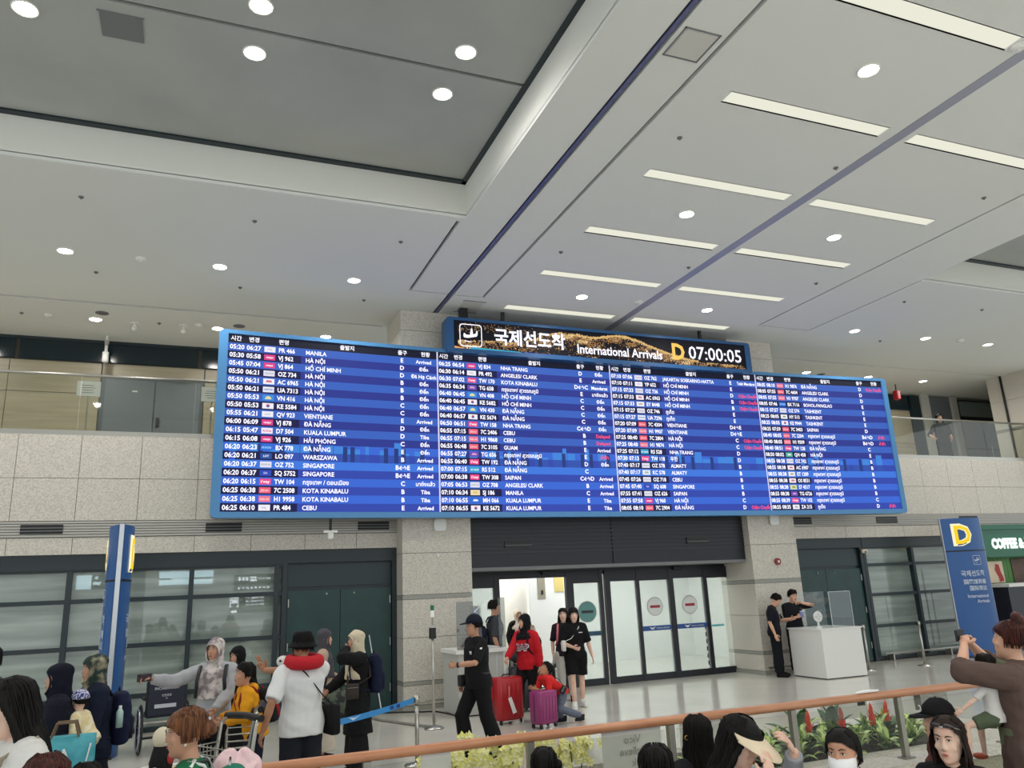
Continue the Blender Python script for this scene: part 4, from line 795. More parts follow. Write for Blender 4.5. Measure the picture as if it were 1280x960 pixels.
    def hair(s, m=None, kind='short', e=.012, label=None, top=.066, w=.09):
        m = m or HAIRB; mb = MB(); s.hairshell(mb, m, e, -.05 if kind in ('long', 'bob') else -.015)
        if kind == 'long':
            q = MB(); q.loft([(0,-.06,-.40,.09,.02,.03),(0,-.065,-.3,.11,.03,.045),(0,-.055,-.18,.115,.05,.06),(0,-.03,-.08,.098,.05,.085),(0,-.015,.0,.088,.05,.1),(0,-.01,.06,.085,.06,.1)], m, 20).xf(s.H); mb.add(q.v, q.f, m)
            for k in (-1, 1): q = MB().tube([(k*.068,.035,.07), (k*.083,.02,-.02), (k*.09,.0,-.12), (k*.1,.02,-.25), (k*.09,.05,-.38)], [.018,.022,.026,.026,.014], m, 8).xf(s.H); mb.add(q.v, q.f, m)
        elif kind == 'bob':
            q = MB(); q.loft([(0,-.03,-.165,.09,.03,.065),(0,-.03,-.12,.098,.045,.08),(0,-.02,-.05,.094,.05,.095),(0,-.01,.02,.088,.06,.1)], m, 20).xf(s.H); mb.add(q.v, q.f, m)
            for k in (-1, 1): q = MB().tube([(k*.05,.06,.08), (k*.077,.048,.02), (k*.084,.035,-.06), (k*.082,.04,-.14)], [.014,.016,.019,.012], m, 8).xf(s.H); mb.add(q.v, q.f, m)
        elif kind in ('bun', 'topbun'):
            c = (0,-.125,.02) if kind == 'bun' else (0,-.06,.15)
            for i in range(5): a = i*1.26; q = MB().ell((c[0]+.018*math.cos(a), c[1]+(.012*math.sin(a)), c[2]+.018*math.sin(a)), (.034,.036,.032), m, 12, 8).xf(s.H); mb.add(q.v, q.f, m)
        elif kind == 'tail':
            q = MB().tube([(0,-.1,.02),(0,-.14,-.04),(0,-.13,-.16),(0,-.11,-.26)], [.025,.032,.03,.01], m, 8).xf(s.H); mb.add(q.v, q.f, m)
        if kind == 'short':
            for i in range(14): a = i*2.4; q = MB().ell((.05*math.cos(a), -.01+.05*math.sin(a), .112+.012*math.sin(i)), (.03,.035,.022), m, 8, 6).xf(s.H); mb.add(q.v, q.f, m)
        o = s.rm('hair', mb, m, it=1, wr=.0015, label=label, cut=s.facecut(top, -.2, w, .03 if kind in ('long', 'bob') else .012), vox=min(s.vox, .0105/s.k))
        q = MB(); rh = random.Random(int(s.seed*99)); n = 150 if s.vox < .0105 else 46
        for i in range(n):
            a = rh.uniform(-2.05, 2.05) if kind != 'short' else rh.uniform(-PI, PI); sx, cy = math.sin(a), -math.cos(a)   # a=0: back of the head
            fr = cy > .25; zs = ([.126+e*.9, .115, .085, .055] if kind == 'short' else [.126+e*.9, .118, .105]) if fr else [.126+e*.9, .115, .09, .05, .01, -.035]; 
            if kind in ('long', 'bob') and not fr: zs += [-.09, -.14]+([-.22, -.32, -.39] if kind == 'long' else [])
            lim = rh.uniform(.5, 1); pts = []
            for z in zs:
                if z > .06: k_ = (z-.06)/.08; rx, rb = .077*(1-.75*k_**2.2), (.1 if cy < 0 else .088)*(1-.75*k_**2.2)
                elif z > -.05: rx, rb = .077, (.1 if cy < 0 else .07)
                else: rx, rb = (.092 if kind == 'long' else .088), .085
                if z < -.1: rb = .1
                o_ = e+rh.uniform(-.003, .005)+(.004 if kind == 'short' else 0); pts.append(s.H @ V3(((rx+o_)*sx+rh.uniform(-.003, .003), -.01+(rb+o_)*cy, z)))
                if kind == 'short' and fr and z < .09: break
                if kind in ('bun', 'topbun', 'tail') and z <= -.0: break
            if len(pts) > 2: q.tube(pts, [.0042]*(len(pts)-1)+[.001], m, 4, cap=False)
        if kind in ('bun', 'topbun'):
            c = V3((0,-.125,.02) if kind == 'bun' else (0,-.06,.15))
            for i in range(16): a0 = i*.8; R_ = .03+.01*math.sin(i); q.tube([s.H @ (c+V3((R_*math.cos(a0+t), .012*math.sin(i)+(-.02 if i % 2 else .01), R_*math.sin(a0+t)))) for t in (0, .5, 1, 1.5, 2)], .006, m, 5)
        st = q.build('strands', o, True); st['kind'] = 'stuff'
        return o
    def hijab(s, m, drape=1.18, wide=.0, rim=True, under=None, back=True, name='hijab', top=.07, wr=.006, ww=.078):
        mb = MB(); q = MB()
        q.loft([(0,.0,-.16,.078,.07,.10),(0,.0,-.11,.08,.09,.108),(0,.0,-.03,.088,.1,.115),(0,0,.05,.09,.105,.12),(0,-.005,.09,.082,.095,.11),(0,-.008,.12,.06,.07,.085),(0,-.01,.142,.03,.035,.045),(0,-.01,.146,.01,.01,.01)], m, 22).xf(s.H); mb.add(q.v, q.f, m)
        a = s.H @ V3((0, 0, -.1)); A = s.A; sh = (1.30-.0)
        # drape lofted from the neck to the chest in body coordinates
        q = MB(); q.loft([(0,.02,drape,.19*s.w+wide,.15+wide*.5,.15+wide*.5 if back else .05),(0,.015,drape+.07,.195*s.w+wide,.15+wide*.4,.15+wide*.4),(0,.01,1.32,.19*s.w+wide*.6,.135,.14),(0,.005,1.385,.145,.115,.125),(0,.005,1.43,.095,.095,.105),(0,.005,1.47,.08,.085,.095)], m, 22).xf(A); mb.add(q.v, q.f, m)
        o = s.rm(name, mb, m, it=2, wr=wr, cut=s.facecut(top, -.105, ww, .015), vox=min(s.vox, .0125/s.k))
        if rim:
            P = []; c = (top-.105)/2; h = (top+.105)/2
            for i in range(24):
                an = 2*PI*i/24; x = ww*1.03*math.copysign(abs(math.cos(an))**.8, math.cos(an)); z = c+h*1.03*math.copysign(abs(math.sin(an))**.8, math.sin(an)); yy = .1*math.sqrt(max(.02, 1-(x/.093)**2))-.35*max(0, z-.045)-.2*max(0, -z-.06); P.append(s.H @ V3((x, yy, z)))
            MB().tube(P, .009, m, 6, closed=True).build('hem', o, True)
        return o
    def cap(s, m, brim=True, name='cap', back=False, peak_m=None, band=None):
        q = MB(); e = .02
        q.loft([(0,-.01,.045,.078+e,.09+e,.1+e),(0,-.01,.08,.077+e,.088+e,.098+e),(0,-.01,.115,.066+e,.07+e,.082+e),(0,-.012,.14,.045+e,.045+e,.055+e),(0,-.012,.158,.02+e,.02+e,.025+e),(0,-.012,.162,.01,.01,.01)], m, 22)
        q.ell((0,-.012,.164), (.008,.008,.005), m, 8, 4)
        o = q.xf(s.H).build(name, s.root, True)
        if brim:
            V = []; n = 12
            for i in range(n+1):
                a = PI*i/n; x = .085*math.cos(a)
                V.append((x, .06+.045*math.sin(a), .055)); V.append((x*1.0, .08+.105*math.sin(a)**.6, .048-.35*x*x/.09*.1+(-.01)*math.sin(a)))
            pk = MB().add(V+[(v[0], v[1], v[2]-.006) for v in V], [(2*i, 2*i+2, 2*i+3, 2*i+1) for i in range(n)]+[(2*i+1+2*n+2, 2*i+3+2*n+2, 2*i+2+2*n+2, 2*i+2*n+2) for i in range(n)]+[(2*i+1, 2*i+3, 2*i+3+2*n+2, 2*i+1+2*n+2) for i in range(n)], peak_m or m)
            pk.xf(s.H).build('peak', o, True)
        return o
    def baghat(s, m):
        q = MB(); q.loft([(0,-.01,-.0,.135,.145,.15),(0,-.01,.012,.13,.14,.145),(0,-.01,.05,.098,.11,.118),(0,-.01,.055,.094,.106,.114),(0,-.01,.125,.085,.095,.103),(0,-.01,.142,.07,.08,.088),(0,-.01,.145,.01,.01,.01)], m, 24)
        return s.rm('bucket_hat', q.xf(s.H), m, wr=.003, vox=.008)
    def strap(s, pts, r=.014, m=None, par=None, flat=.35):
        return MB().tube([s.U(p) for p in pts], r, m or BLACK, 8)
def backpack(f, label, m, w=.15, d=.09, h=.22, cz=1.14, m2=None, group=None, oy=0, straps=True, extra=None):
    """a backpack worn by figure f: a thing of its own, placed in the figure's frame"""
    t = thing('backpack', label, 'backpack', f.root.location, f.root.rotation_euler.z, group); t.scale = f.root.scale
    q = MB(); y = -.14-d+oy
    q.loft([(0,y,cz-h,w*.85,d*.9,d*.7),(0,y,cz-h+.03,w,d,d),(0,y,cz-.03,w*1.02,d,d*1.1),(0,y,cz+h-.09,w*.97,d,d*.95),(0,y,cz+h-.02,w*.75,d*.8,d*.6),(0,y,cz+h,w*.4,d*.4,d*.3)], m, 20); q.xf(f.A)
    me = remesh(q, .014, 2, .004, 'bag_body', m, f.seed); o = bpy.data.objects.new('bag_body', me); COL.objects.link(o); o.parent = t
    p = MB(); p.loft([(0,y-d*.75,cz-h+.04,w*.7,.03,.05),(0,y-d*.75,cz-.02,w*.74,.03,.06),(0,y-d*.7,cz+.02,w*.7,.02,.03)], m2 or m, 14); p.xf(f.A).build('front_pocket', t, True)
    if straps:
        for k in (-1, 1): MB().tube([f.A @ V3(c) for c in ((k*.09,-.13,1.34), (k*.1,-.08,1.425), (k*.105,.0,1.45), (k*.11,.08,1.40), (k*.115,.135,1.28), (k*.13,.12,1.14), (k*.17,.0,1.02), (k*.13,-.13,.98))], .021, m2 or m, 8, flat=.45).build('strap', t, True)
    MB().tube([f.A @ V3(c) for c in ((-.03,y+.02,cz+h-.01), (0,y+.02,cz+h+.035), (.03,y+.02,cz+h-.01))], .007, m2 or m, 6).build('haul_loop', t, True)
    return t
def sbag(f, label, m, side=1, cz=.95, w=.13, h=.1, d=.05, name='shoulder_bag', cat='bag', y=.0, cross=True):
    t = thing(name, label, cat, f.root.location, f.root.rotation_euler.z); t.scale = f.root.scale
    X = side*(.2*f.w+d); q = MB().bev(X-d, X+d, y-w, y+w, cz-h, cz+h, d*.6, m, 4); q.xf(f.A).build('bag_body', t, True)
    s_ = -side if cross else side
    MB().tube([f.A @ V3(c) for c in ((X, y-w*.8, cz+h*.8), (side*.15, -.13, 1.15), (s_*.02, -.13, 1.36), (s_*.1, -.03, 1.445), (s_*.07, .1, 1.36), (side*.08, .14, 1.18), (X, y+w*.8, cz+h*.8))], .014, m, 8, flat=.4).build('strap', t, True)
    MB().tube([f.A @ V3((X+side*(d+.002), y-w*.8, cz+h*.5)), f.A @ V3((X+side*(d+.002), y+w*.8, cz+h*.5))], .004, STEELD, 5).build('zip', t)
    return t
def phone(f, k, label, tilt=0):
    t = thing('phone', label, 'phone', f.root.matrix_basis @ f.wr[k] if False else (0, 0, 0)); M_ = Matrix.Translation(f.root.location) @ Matrix.Rotation(f.root.rotation_euler.z, 4, 'Z') @ Matrix.Scale(f.k, 4)
    d = (f.wr[k]-f.el[k]).normalized(); c = M_ @ (f.wr[k]+d*.1); t.location = c; t.rotation_euler.z = f.root.rotation_euler.z
    return t
# ================================================================ FURNITURE AND FITTINGS
# --- blue gate totems
def totem(label, x, y, rz, L=1.0, T=.30, H=3.2):
    t = thing('gate_totem', label, 'sign', (x, y, 0), rz*PI/180); n = 10
    def prof(sgn, z, sc=1.0): return [(-L/2*sc+L*sc*i/n, sgn*(.04+(T/2-.04)*math.sin(PI*i/n)**.8), z) for i in range(n+1)]
    for sgn in (-1, 1):
        V = []; rows = ((0, .82), (.16, 1.0), (H-.78, 1.0)); R_ = [prof(sgn, z, sc) for z, sc in rows]
        for r_ in R_: V += r_
        F = [(j*(n+1)+i, j*(n+1)+i+1, (j+1)*(n+1)+i+1, (j+1)*(n+1)+i) for j in range(2) for i in range(n)]
        MB().add(V, F, TOTEM).add(prof(sgn, H-.765)+prof(sgn, H), [(i, i+1, n+2+i, n+1+i) for i in range(n)], TOTEM).build('blue_face', t, True)
        g = MB(); yf = lambda X, o: sgn*(.04+(T/2-.04)*math.sin(PI*min(max((X+L/2)/L, 0), 1))**.8+o)
        mp = lambda X, Z, o=.012: (sgn*-X if sgn > 0 else X, yf(X, o), Z)
        put_text(g, 'D', .02, H-.62, .66, mat('sign_outline', 'fff6c8', emit=1.0), lambda X, Z: mp(X-.11, Z, .010), 'c', .06); put_text(g, 'D', .02, H-.60, .6, mat('sign_yellow', 'f6cf20', emit=1.05), lambda X, Z: mp(X-.11, Z, .018), 'c', .02)
        g.build('gate_letter', t)
        g = MB(); wm = mat('totem_print', 'c8d4e8', .5); plane_icon(g, .18, H-1.0, .11, wm, mp, .01)
        for k, (s_, z_, sz) in enumerate((('국제선도착', H-1.36, .15), ('国際線到着', H-1.54, .12), ('国际到达', H-1.69, .12), ('International', H-1.86, .11), ('Arrivals', H-1.98, .11))): put_text(g, s_, .33, z_, sz, wm, mp, 'r', .02, maxw=.62)
        o = g.build('print', t); o['kind'] = 'stuff'
        MB().add([(p[0]*sgn*-1 if sgn > 0 else p[0], p[1]+sgn*.003, p[2]) for p in prof(sgn, H-.79)]+[(p[0]*sgn*-1 if sgn > 0 else p[0], p[1]+sgn*.003, p[2]) for p in prof(sgn, H-.76)], [(i, i+1, n+2+i, n+1+i) for i in range(n)], BLACK).build('seam', t)
    for e in (-1, 1): MB().add([(e*(L/2-.02), -.042, .16), (e*(L/2+.012), -.03, .16), (e*(L/2+.012), .03, .16), (e*(L/2-.02), .042, .16), (e*(L/2-.02), -.042, H+.01), (e*(L/2+.012), -.03, H+.01), (e*(L/2+.012), .03, H+.01), (e*(L/2-.02), .042, H+.01)], [(0,1,5,4),(1,2,6,5),(2,3,7,6),(4,5,6,7)], SILVER).build('silver_edge', t)
    MB().poly([(p[0], p[1], H-.01) for p in prof(-1, 0)]+[(p[0], p[1], H-.01) for p in prof(1, 0)[::-1]], TOTEM).build('cap', t); MB().box(-.4, .4, -.1, .1, 0, .03, BLACK).build('base_plate', t)
    return t
totem('blue lens shaped gate totem with lit letter D, standing right beside the coffee shop', 17.3, 14.0, -14, 1.04)
totem('blue gate totem seen edge on with silver spine, standing left before the windows', -1.0, 13.1, 93.5, 1.0, .34, 3.12)
# --- right desk with acrylic screens and fan
WD = mat('desk_white', 'e6e6e2', .3)
t = thing('reception_desk', 'white reception desk in front of the right pillar', 'desk', (12.3, 13.5, 0), -1*PI/180)
MB().box(-.55, .47, -.47, .5, .02, .93, WD).build('body', t); MB().box(-.57, .49, -.49, .52, .93, .96, WD).build('worktop', t); MB().box(-.5, .42, -.44, .47, 0, .03, BLACK).build('plinth', t)
t2 = thing('acrylic_screen', 'clear acrylic screen standing on the right white desk', 'screen', (12.3, 13.5, .962))
MB().box(-.2, .48, .46, .466, 0, .7, ACRYL).build('back_sheet', t2); MB().box(-.1, .47, -.3, -.294, 0, .7, ACRYL).build('front_sheet', t2); MB().box(-.1, -.094, -.3, .46, 0, .7, ACRYL).build('side_sheet', t2)
ed = MB(); [ed.box(*q, SILVER) for q in ((-.1,-.09,-.31,-.295,0,.7), (.465,.475,-.31,-.295,0,.7), (-.1,.475,-.303,-.297,.695,.703))]; ed.build('edge_strips', t2)
t = thing('desk_fan', 'small white round fan on the right white desk', 'fan', (11.98, 13.35, .962)); MB().loft([(0,0,0,.07,.07,.07),(0,0,.02,.06,.06,.06),(0,0,.03,.02,.02,.02),(0,0,.12,.018,.018,.018)], WHITEP, 14).build('stand', t, True)
MB().tube([(.1*math.cos(a), -.02, .22+.1*math.sin(a)) for a in [2*PI*i/20 for i in range(20)]], .012, WHITEP, 6, closed=True).build('guard_ring', t); MB().cyl((0,.03,.22), (0,-.03,.22), .085, WHITEP, n=20).build('motor_housing', t)
for i in range(4): a = i*PI/2; MB().ell((.045*math.cos(a), -.04, .22+.045*math.sin(a)), (.035, .006, .02), mat('fan_blade', 'c8ccd0', .4), 8, 6).build('blade', t)
t = thing('stacking_trolley', 'folded dark rolling chair partly hidden between the officers and the desk', 'chair', (12.35, 14.25, 0)); MB().bev(-.2,.2,-.04,.04,.45,.95,.05,BLACK).build('backrest', t); MB().tube([(-.15,0,.05),(-.1,0,.5)], .015, STEELD).tube([(.15,0,.05),(.1,0,.5)], .015, STEELD).build('legs', t); [MB().ell((k*.15,0,.03), (.03,.03,.03), BLACK, 8, 6).build('caster', t) for k in (-1, 1)]
# --- left desk with glass screen
t = thing('reception_desk', 'pale grey counter with white top beside the left pillar, behind the guard', 'desk', (4.62, 13.55, 0)); GY = mat('desk_grey', 'b9bbb5', .35)
MB().box(-.45, .4, -.4, .45, .02, .98, GY).build('body', t); MB().box(-.49, .43, -.45, .47, .98, 1.04, WD).build('worktop', t); MB().box(-.4, .35, -.36, .4, 0, .03, BLACK).build('plinth', t); MB().box(.36, .405, -.41, -.4, .05, .98, WD).build('end_trim', t)
t = thing('acrylic_screen', 'tall smoky glass screen on the left counter behind the guard', 'screen', (4.62, 13.55, 1.042)); SMK = glass('smoky_acrylic', (.62, .64, .63), .08)
MB().box(-.44, -.14, -.35, -.34, 0, .78, SMK).build('front_sheet', t); MB().box(.3, .42, -.4, -.39, 0, .82, SMK).build('side_sheet', t); MB().box(.02, .03, -.3, .3, 0, .7, ACRYL).build('middle_sheet', t); MB().tube([(-.12,-.35,.6),(.08,-.35,.78)], .008, WHITEP).build('bracket', t)
# --- posts
def stanchion(label, x, y, h=.93, m=None, tilt=0, hook=True):
    t = thing('stanchion', label, 'post', (x, y, 0)); m = m or STEEL
    MB().loft([(0,0,0,.16,.16,.16),(0,0,.012,.155,.155,.155),(0,0,.03,.04,.04,.04),(0,0,.04,.03,.03,.03)], m, 20).build('base', t, True)
    MB().cyl((0,0,.03), (0,0,h-.08), .026, m, n=14).build('pole', t, True); MB().cyl((0,0,h-.1), (0,0,h), .034, m, n=14).build('cassette', t, True)
    if hook: MB().box(-.05, -.03, -.02, .02, h-.08, h-.02, BLACK).build('belt_clip', t)
    return t
stanchion('slim steel barrier post right of the white desk', 13.5, 13.7); stanchion('steel barrier post before the right windows', 14.96, 13.57)
stanchion('steel barrier post at the left end of the blue belt', 1.02, 8.75, .74, STEELD); stanchion('shiny steel barrier post at the right end of the blue belt', 2.62, 9.95, .78)
BELT = mat('belt_blue', '2f86c8', .6)
t = thing('barrier_belt', 'light blue retractable belt between the two near posts', 'belt', (0, 0, 0)); a, b = V3((1.06, 8.78, .69)), V3((2.58, 9.92, .73)); bm_ = MB(); N_ = 8
pts = [a.lerp(b, i/N_)-V3((0, 0, .03*math.sin(PI*i/N_))) for i in range(N_+1)]
for p, q in zip(pts[:-1], pts[1:]): bm_.add([p-V3((0,0,.03)), q-V3((0,0,.03)), q+V3((0,0,.03)), p+V3((0,0,.03)), p+V3((-.004,.006,-.03)), q+V3((-.004,.006,-.03)), q+V3((-.004,.006,.03)), p+V3((-.004,.006,.03))], [(0,1,2,3),(7,6,5,4),(3,2,6,7),(0,4,5,1)], BELT)
bm_.build('belt_band', t); bl = MB(); d_ = (b-a).normalized()
for f_, w_ in ((.78, .03), (.84, .03)): c = a.lerp(b, f_)+V3((.004, -.006, -.015)); bl.add([c-d_*w_+V3((0,0,-.018)), c+d_*w_+V3((0,0,-.018)), c+d_*w_+V3((0,0,.018)), c-d_*w_+V3((0,0,.018))], [(0,1,2,3)], mat('belt_print', '203a78', .6))
c = a.lerp(b, .45)+V3((.004, -.006, -.025)); bl.add([c-d_*.1+V3((0,0,.02)), c-d_*.03+V3((0,0,-.02)), c+d_*.1+V3((0,0,.02)), c+V3((0,0,.005))], [(0,1,2,3)], mat('belt_white', 'c8dcec', .6)); bl.build('belt_logo', t)
t = thing('signal_pole', 'thin steel pole with green and white signal lamp and black box', 'pole', (3.52, 12.36, 0))
MB().cyl((0,0,.02), (0,0,1.5), .022, STEEL, n=12).build('pole', t, True); MB().loft([(0,0,0,.15,.15,.15),(0,0,.02,.14,.14,.14),(0,0,.06,.03,.03,.03)], STEEL, 18).build('base', t, True)
MB().box(-.045, .045, -.04, .04, 1.3, 1.46, BLACK).build('control_box', t); MB().cyl((0,0,1.62), (0,0,1.72), .03, mat('lamp_white', 'f4f4f0', .3), n=14).build('white_lamp', t); MB().cyl((0,0,1.72), (0,0,1.8), .03, mat('lamp_green', '0f6a4c', .3), n=14).build('green_lamp', t); MB().cyl((0,0,1.5), (0,0,1.62), .012, STEELD).build('neck', t)
t = thing('cable_cover', 'grey cable ramp on the floor between the left pillar and the signal pole', 'cable', (0, 0, 0)); MB().tube([(2.75, 14.6, .02), (3.0, 13.6, .02), (3.5, 12.45, .02)], .022, mat('cable_grey', '85857e', .5), 6).build('duct', t); MB().tube([(2.75, 14.6, .03), (4.0, 13.9, .03), (4.15, 13.2, .03)], .014, BLACK, 6).build('cable', t)
t = thing('leaning_rod', 'thin grey rod leaning at the green doors near the left pillar', 'rod', (0, 0, 0)); MB().tube([(3.2, 14.55, .02), (3.05, 14.9, 1.3)], .012, SILVER, 6).build('rod', t); MB().ell((3.2, 14.55, .015), (.02, .02, .014), BLACK, 8, 5).build('foot', t)
# --- coffee shop at the right
GRN = mat('shop_green', '1f6a50', .4); GRN2 = mat('shop_leaf_green', '4c8a3a', .5)
t = thing('coffee_shop', 'green fronted coffee shop with white lit lettering at the right edge', 'shop', (19.0, 14.8, 0))
MB().box(0, 6.5, 0, .08, 2.26, 3.1, GRN).build('fascia', t); MB().box(-.02, 6.5, -.05, 0, 2.98, 3.06, GRN).box(-.02, 6.5, -.05, 0, 2.28, 2.34, GRN).box(-.02, .06, -.04, 0, 2.3, 3.0, GRN).build('moulding', t)
g = MB(); mp = lambda X, Z: (X, -.035, Z); put_text(g, 'COFFEE & D', .3, 2.5, .33, mat('shop_letters', 'ffffff', emit=1.6), mp, 'l', .045, sx=.82); o = g.build('lettering', t)
g = MB(); put_text(g, 'COFFEE & D', .3, 2.5, .33, mat('shop_letter_rim', 'bfe0d0', emit=1.0), lambda X, Z: (X, -.02, Z), 'l', .09, sx=.82); g.build('lettering_rim', t)
MB().box(0, 6.5, .5, .6, .0, 2.3, GRN2).build('back_wall', t)
for k in range(9): MB().box(.02+k*.16, .17+k*.16, .42, .5, 1.5, 2.26, GRN2).build('green_board', t)
MB().box(1.45, 3.2, .4, .5, 1.55, 2.22, mat('brown_panel', '6a4a34', .5, noise=(4, '4c3424', .35, .65))).build('brown_panel', t)
p = MB().box(.5, 1.05, .36, .42, 1.62, 2.17, mat('poster_cream', 'eed8bc', .5)).build('poster', t)
rm_ = mat('poster_red', 'b82420', .5); q = MB(); q.poly([(.78,.355,2.1),(.9,.355,2.08),(.93,.355,1.9),(1.0,.355,1.72),(.9,.355,1.68),(.8,.355,1.8),(.72,.355,1.95)], rm_); q.poly([(.82,.352,1.78),(.98,.352,1.8),(1.0,.352,1.66),(.84,.352,1.64)], rm_); q.build('poster_print', p)
MB().box(.0, 6.5, -.5, .3, 1.52, 1.6, WHITEP).build('countertop', t); MB().box(.05, .95, -.42, .3, 0, 1.52, mat('counter_dark', '252833', .4)).build('counter_front', t); MB().box(.95, 1.2, -.42, .3, 0, 1.52, mat('counter_dark2', '2f323e', .4)).build('counter_front', t); MB().box(1.2, 6.5, -.45, .3, 0, 1.52, mat('counter_blue', '9aa4ae', .3)).build('counter_front', t)
MB().box(-.35, 0, .1, .5, 0, 2.84, DARK).build('side_wall', t)
struct(MB().box(18.6, 26, 15.62, 15.8, 0, 2.9, mat('shop_back', '4a4a44', .7)).build('wall_shop_back'))
t = thing('display_frame', 'thin black metal frame standing before the coffee shop', 'frame', (18.2, 13.2, 0)); MB().tube([(0,0,.02),(0,0,2.05),(.85,0,2.05),(.85,0,.02)], .018, BLACK, 8).build('tube', t)
[MB().box(x-.1, x+.1, -.12, .12, 0, .02, BLACK).build('foot', t) for x in (0, .85)]
t = thing('wood_handrail', 'brown handrail on posts before the coffee shop counter', 'railing', (17.3, 12.3, 0)); MB().tube([(0,0,1.42),(4,0,1.42)], .022, mat('rail_brown', '7a4636', .4), 8).build('handrail', t); [MB().tube([(x,0,0),(x,0,1.42)], .016, STEELD, 8).build('post', t) for x in (1.2, 3.0)]
# --- near railing on its stone ledge
LEDG = mat('ledge_stone', 'c4c0b4', .4, noise=(60, 'a8a498', .4, .6)); LEDS = mat('ledge_side', '8c8a74', .5, noise=(60, '7a7864', .4, .6))
t = thing('planter_ledge', 'long low stone ledge around the flower bed, below the copper handrail', 'planter', (0, 0, 0)); 
for k in range(9): MB().box(-1.6+k*1.0+.004, -.6+k*1.0-.004, 5.12, 5.6, .47, .51, LEDG).build('capstone', t)
for k in range(9): MB().box(-1.6+k*1.0+.004, -.6+k*1.0-.004, 5.15, 5.55, 0, .468, LEDS).build('side_slab', t)
MB().box(-1.6, 6.45, 6.55, 6.75, 0, .5, LEDG).build('rear_kerb', t); MB().box(6.45, 7.4, 5.6, 6.75, 0, .5, LEDG).build('end_block', t); MB().box(-1.6, 6.45, 5.6, 6.55, 0, .42, mat('soil', '2e261e', .9, noise=(30, '40352a', .4, .6))).build('soil', t)
COPPER = mat('copper_rail', 'b87c58', .3, .1, noise=(5, 'c48a66', .3, .7))
t = thing('handrail', 'long copper coloured handrail on flat steel posts crossing the foreground', 'railing', (0, 5.29, .51))
MB().tube([(-1.6,0,.49),(2.5,0,.49),(6.75,0,.49)], .032, COPPER, 16).build('rail', t, True)
for X in (-1.15, -.03, 1.07, 2.17, 3.27, 4.37, 5.46, 6.6):
    p = MB().box(X-.024, X+.024, -.022, .022, .008, .46, STEELD).build('post', t); MB().bev(X-.06, X+.06, -.05, .05, 0, .01, .02, STEELD).build('base_plate', p)
for X0, X1 in ((-1.1,-.08),(.02,1.02),(1.12,2.12),(2.22,3.22),(3.32,4.32),(4.42,5.41),(5.51,6.55)): MB().box(X0, X1, -.005, .005, .04, .43, glass('rail_panel', (.93,.94,.92), .02)).build('glass_panel', t)
PAP = mat('paper', 'dcdad4', .7); 
for (x0, x1, z0, z1, l, s_) in ((2.72, 3.2, .2, .46, 'white paper sheet with faint reversed handwriting on the near glass panel', ('Vico', 'Believe', 'k')), (3.36, 3.72, .26, .46, 'smaller grey paper sheet right of the handwritten one on the near glass', ('win',)), (1.42, 1.62, .2, .46, 'narrow grey sheet on the near glass left of the orchids', ())):
    q = thing('paper_sheet', l, 'paper', (0, 5.31, .51)); MB().box(x0, x1, 0, .002, z0, z1, PAP).build('sheet', q); g = MB(); c = (x0+x1)/2
    for i, w_ in enumerate(s_): put_text(g, w_, c, z1-.09-.075*i, .075, mat('faint_ink', 'a09e9a', .7), lambda X, Z: (2*c-X, -.009, Z), 'c', .0)
    g.build('handwriting', q) if g.v else MB().box(x0+.02, x1-.02, -.003, -.001, z0+.05, z0+.06, GREYEDGE).build('fold_line', q)
for (x0, x1, l) in ((4.72, 5.2, 'clear acrylic holder with small dark label, left one behind the handrail'), (5.72, 6.1, 'clear acrylic holder with dark clip, right one behind the handrail')):
    q = thing('acrylic_holder', l, 'holder', (0, 5.36, .51)); MB().box(x0, x1, 0, .008, .33, .48, glass('holder', (.75,.76,.73), .05)).build('sheet', q); MB().box(x1-.1, x1-.03, -.01, .0, .42, .45, BLACK).build('label_block', q) if x0 < 5 else MB().box(x0, x0+.06, -.01, 0, .33, .47, mat('clip_dark', '55534c', .5)).build('clip', q)
for (x, y, l) in ((5.15, 5.29, 'crumpled white tissue lying on the copper handrail'),): q = thing('tissue', l, 'tissue', (x, y, 1.034)); MB().loft([(0,0,0,.13,.02,.02),(.01,0,.012,.12,.018,.02),(.0,0,.018,.05,.008,.01)], WHITEP, 12).build('paper', q); MB().poly([(.08,0,.01),(.17,.01,.025),(.15,-.01,.03)], WHITEP).build('corner', q)
# plants
LEAF1 = mat('leaf_variegated', '3f6a34', .45, noise=(26, 'b8cc74', .44, .56, (1, .35, 1))); LEAF2 = mat('leaf_dark', '24512c', .45, noise=(12, '3a6a34', .4, .6))
def leaf_mesh(L, wd, m, bend=.5, nm='leaf'):
    V = []; n = 7
    for i in range(n+1):
        t_ = i/n; a = bend*t_*1.4; w_ = wd*math.sin(PI*min(1, .06+t_*.94))**.8*(1 if i < n else 0); y = L*t_*math.cos(a*.6); z = L*t_*math.sin(.9-a)*.8
        V += [(-w_, y, z+w_*.35), (0, y, z), (w_, y, z+w_*.35)]
    F = []
    for i in range(n): b_ = i*3; F += [(b_, b_+1, b_+4, b_+3), (b_+1, b_+2, b_+5, b_+4)]
    return MB().add(V, F, m).mesh(nm, True)
LM = [leaf_mesh(.30, .042, LEAF1, .6), leaf_mesh(.25, .036, LEAF1, .9), leaf_mesh(.32, .05, LEAF2, .4), leaf_mesh(.2, .03, LEAF1, .3)]
rp = random.Random(3)
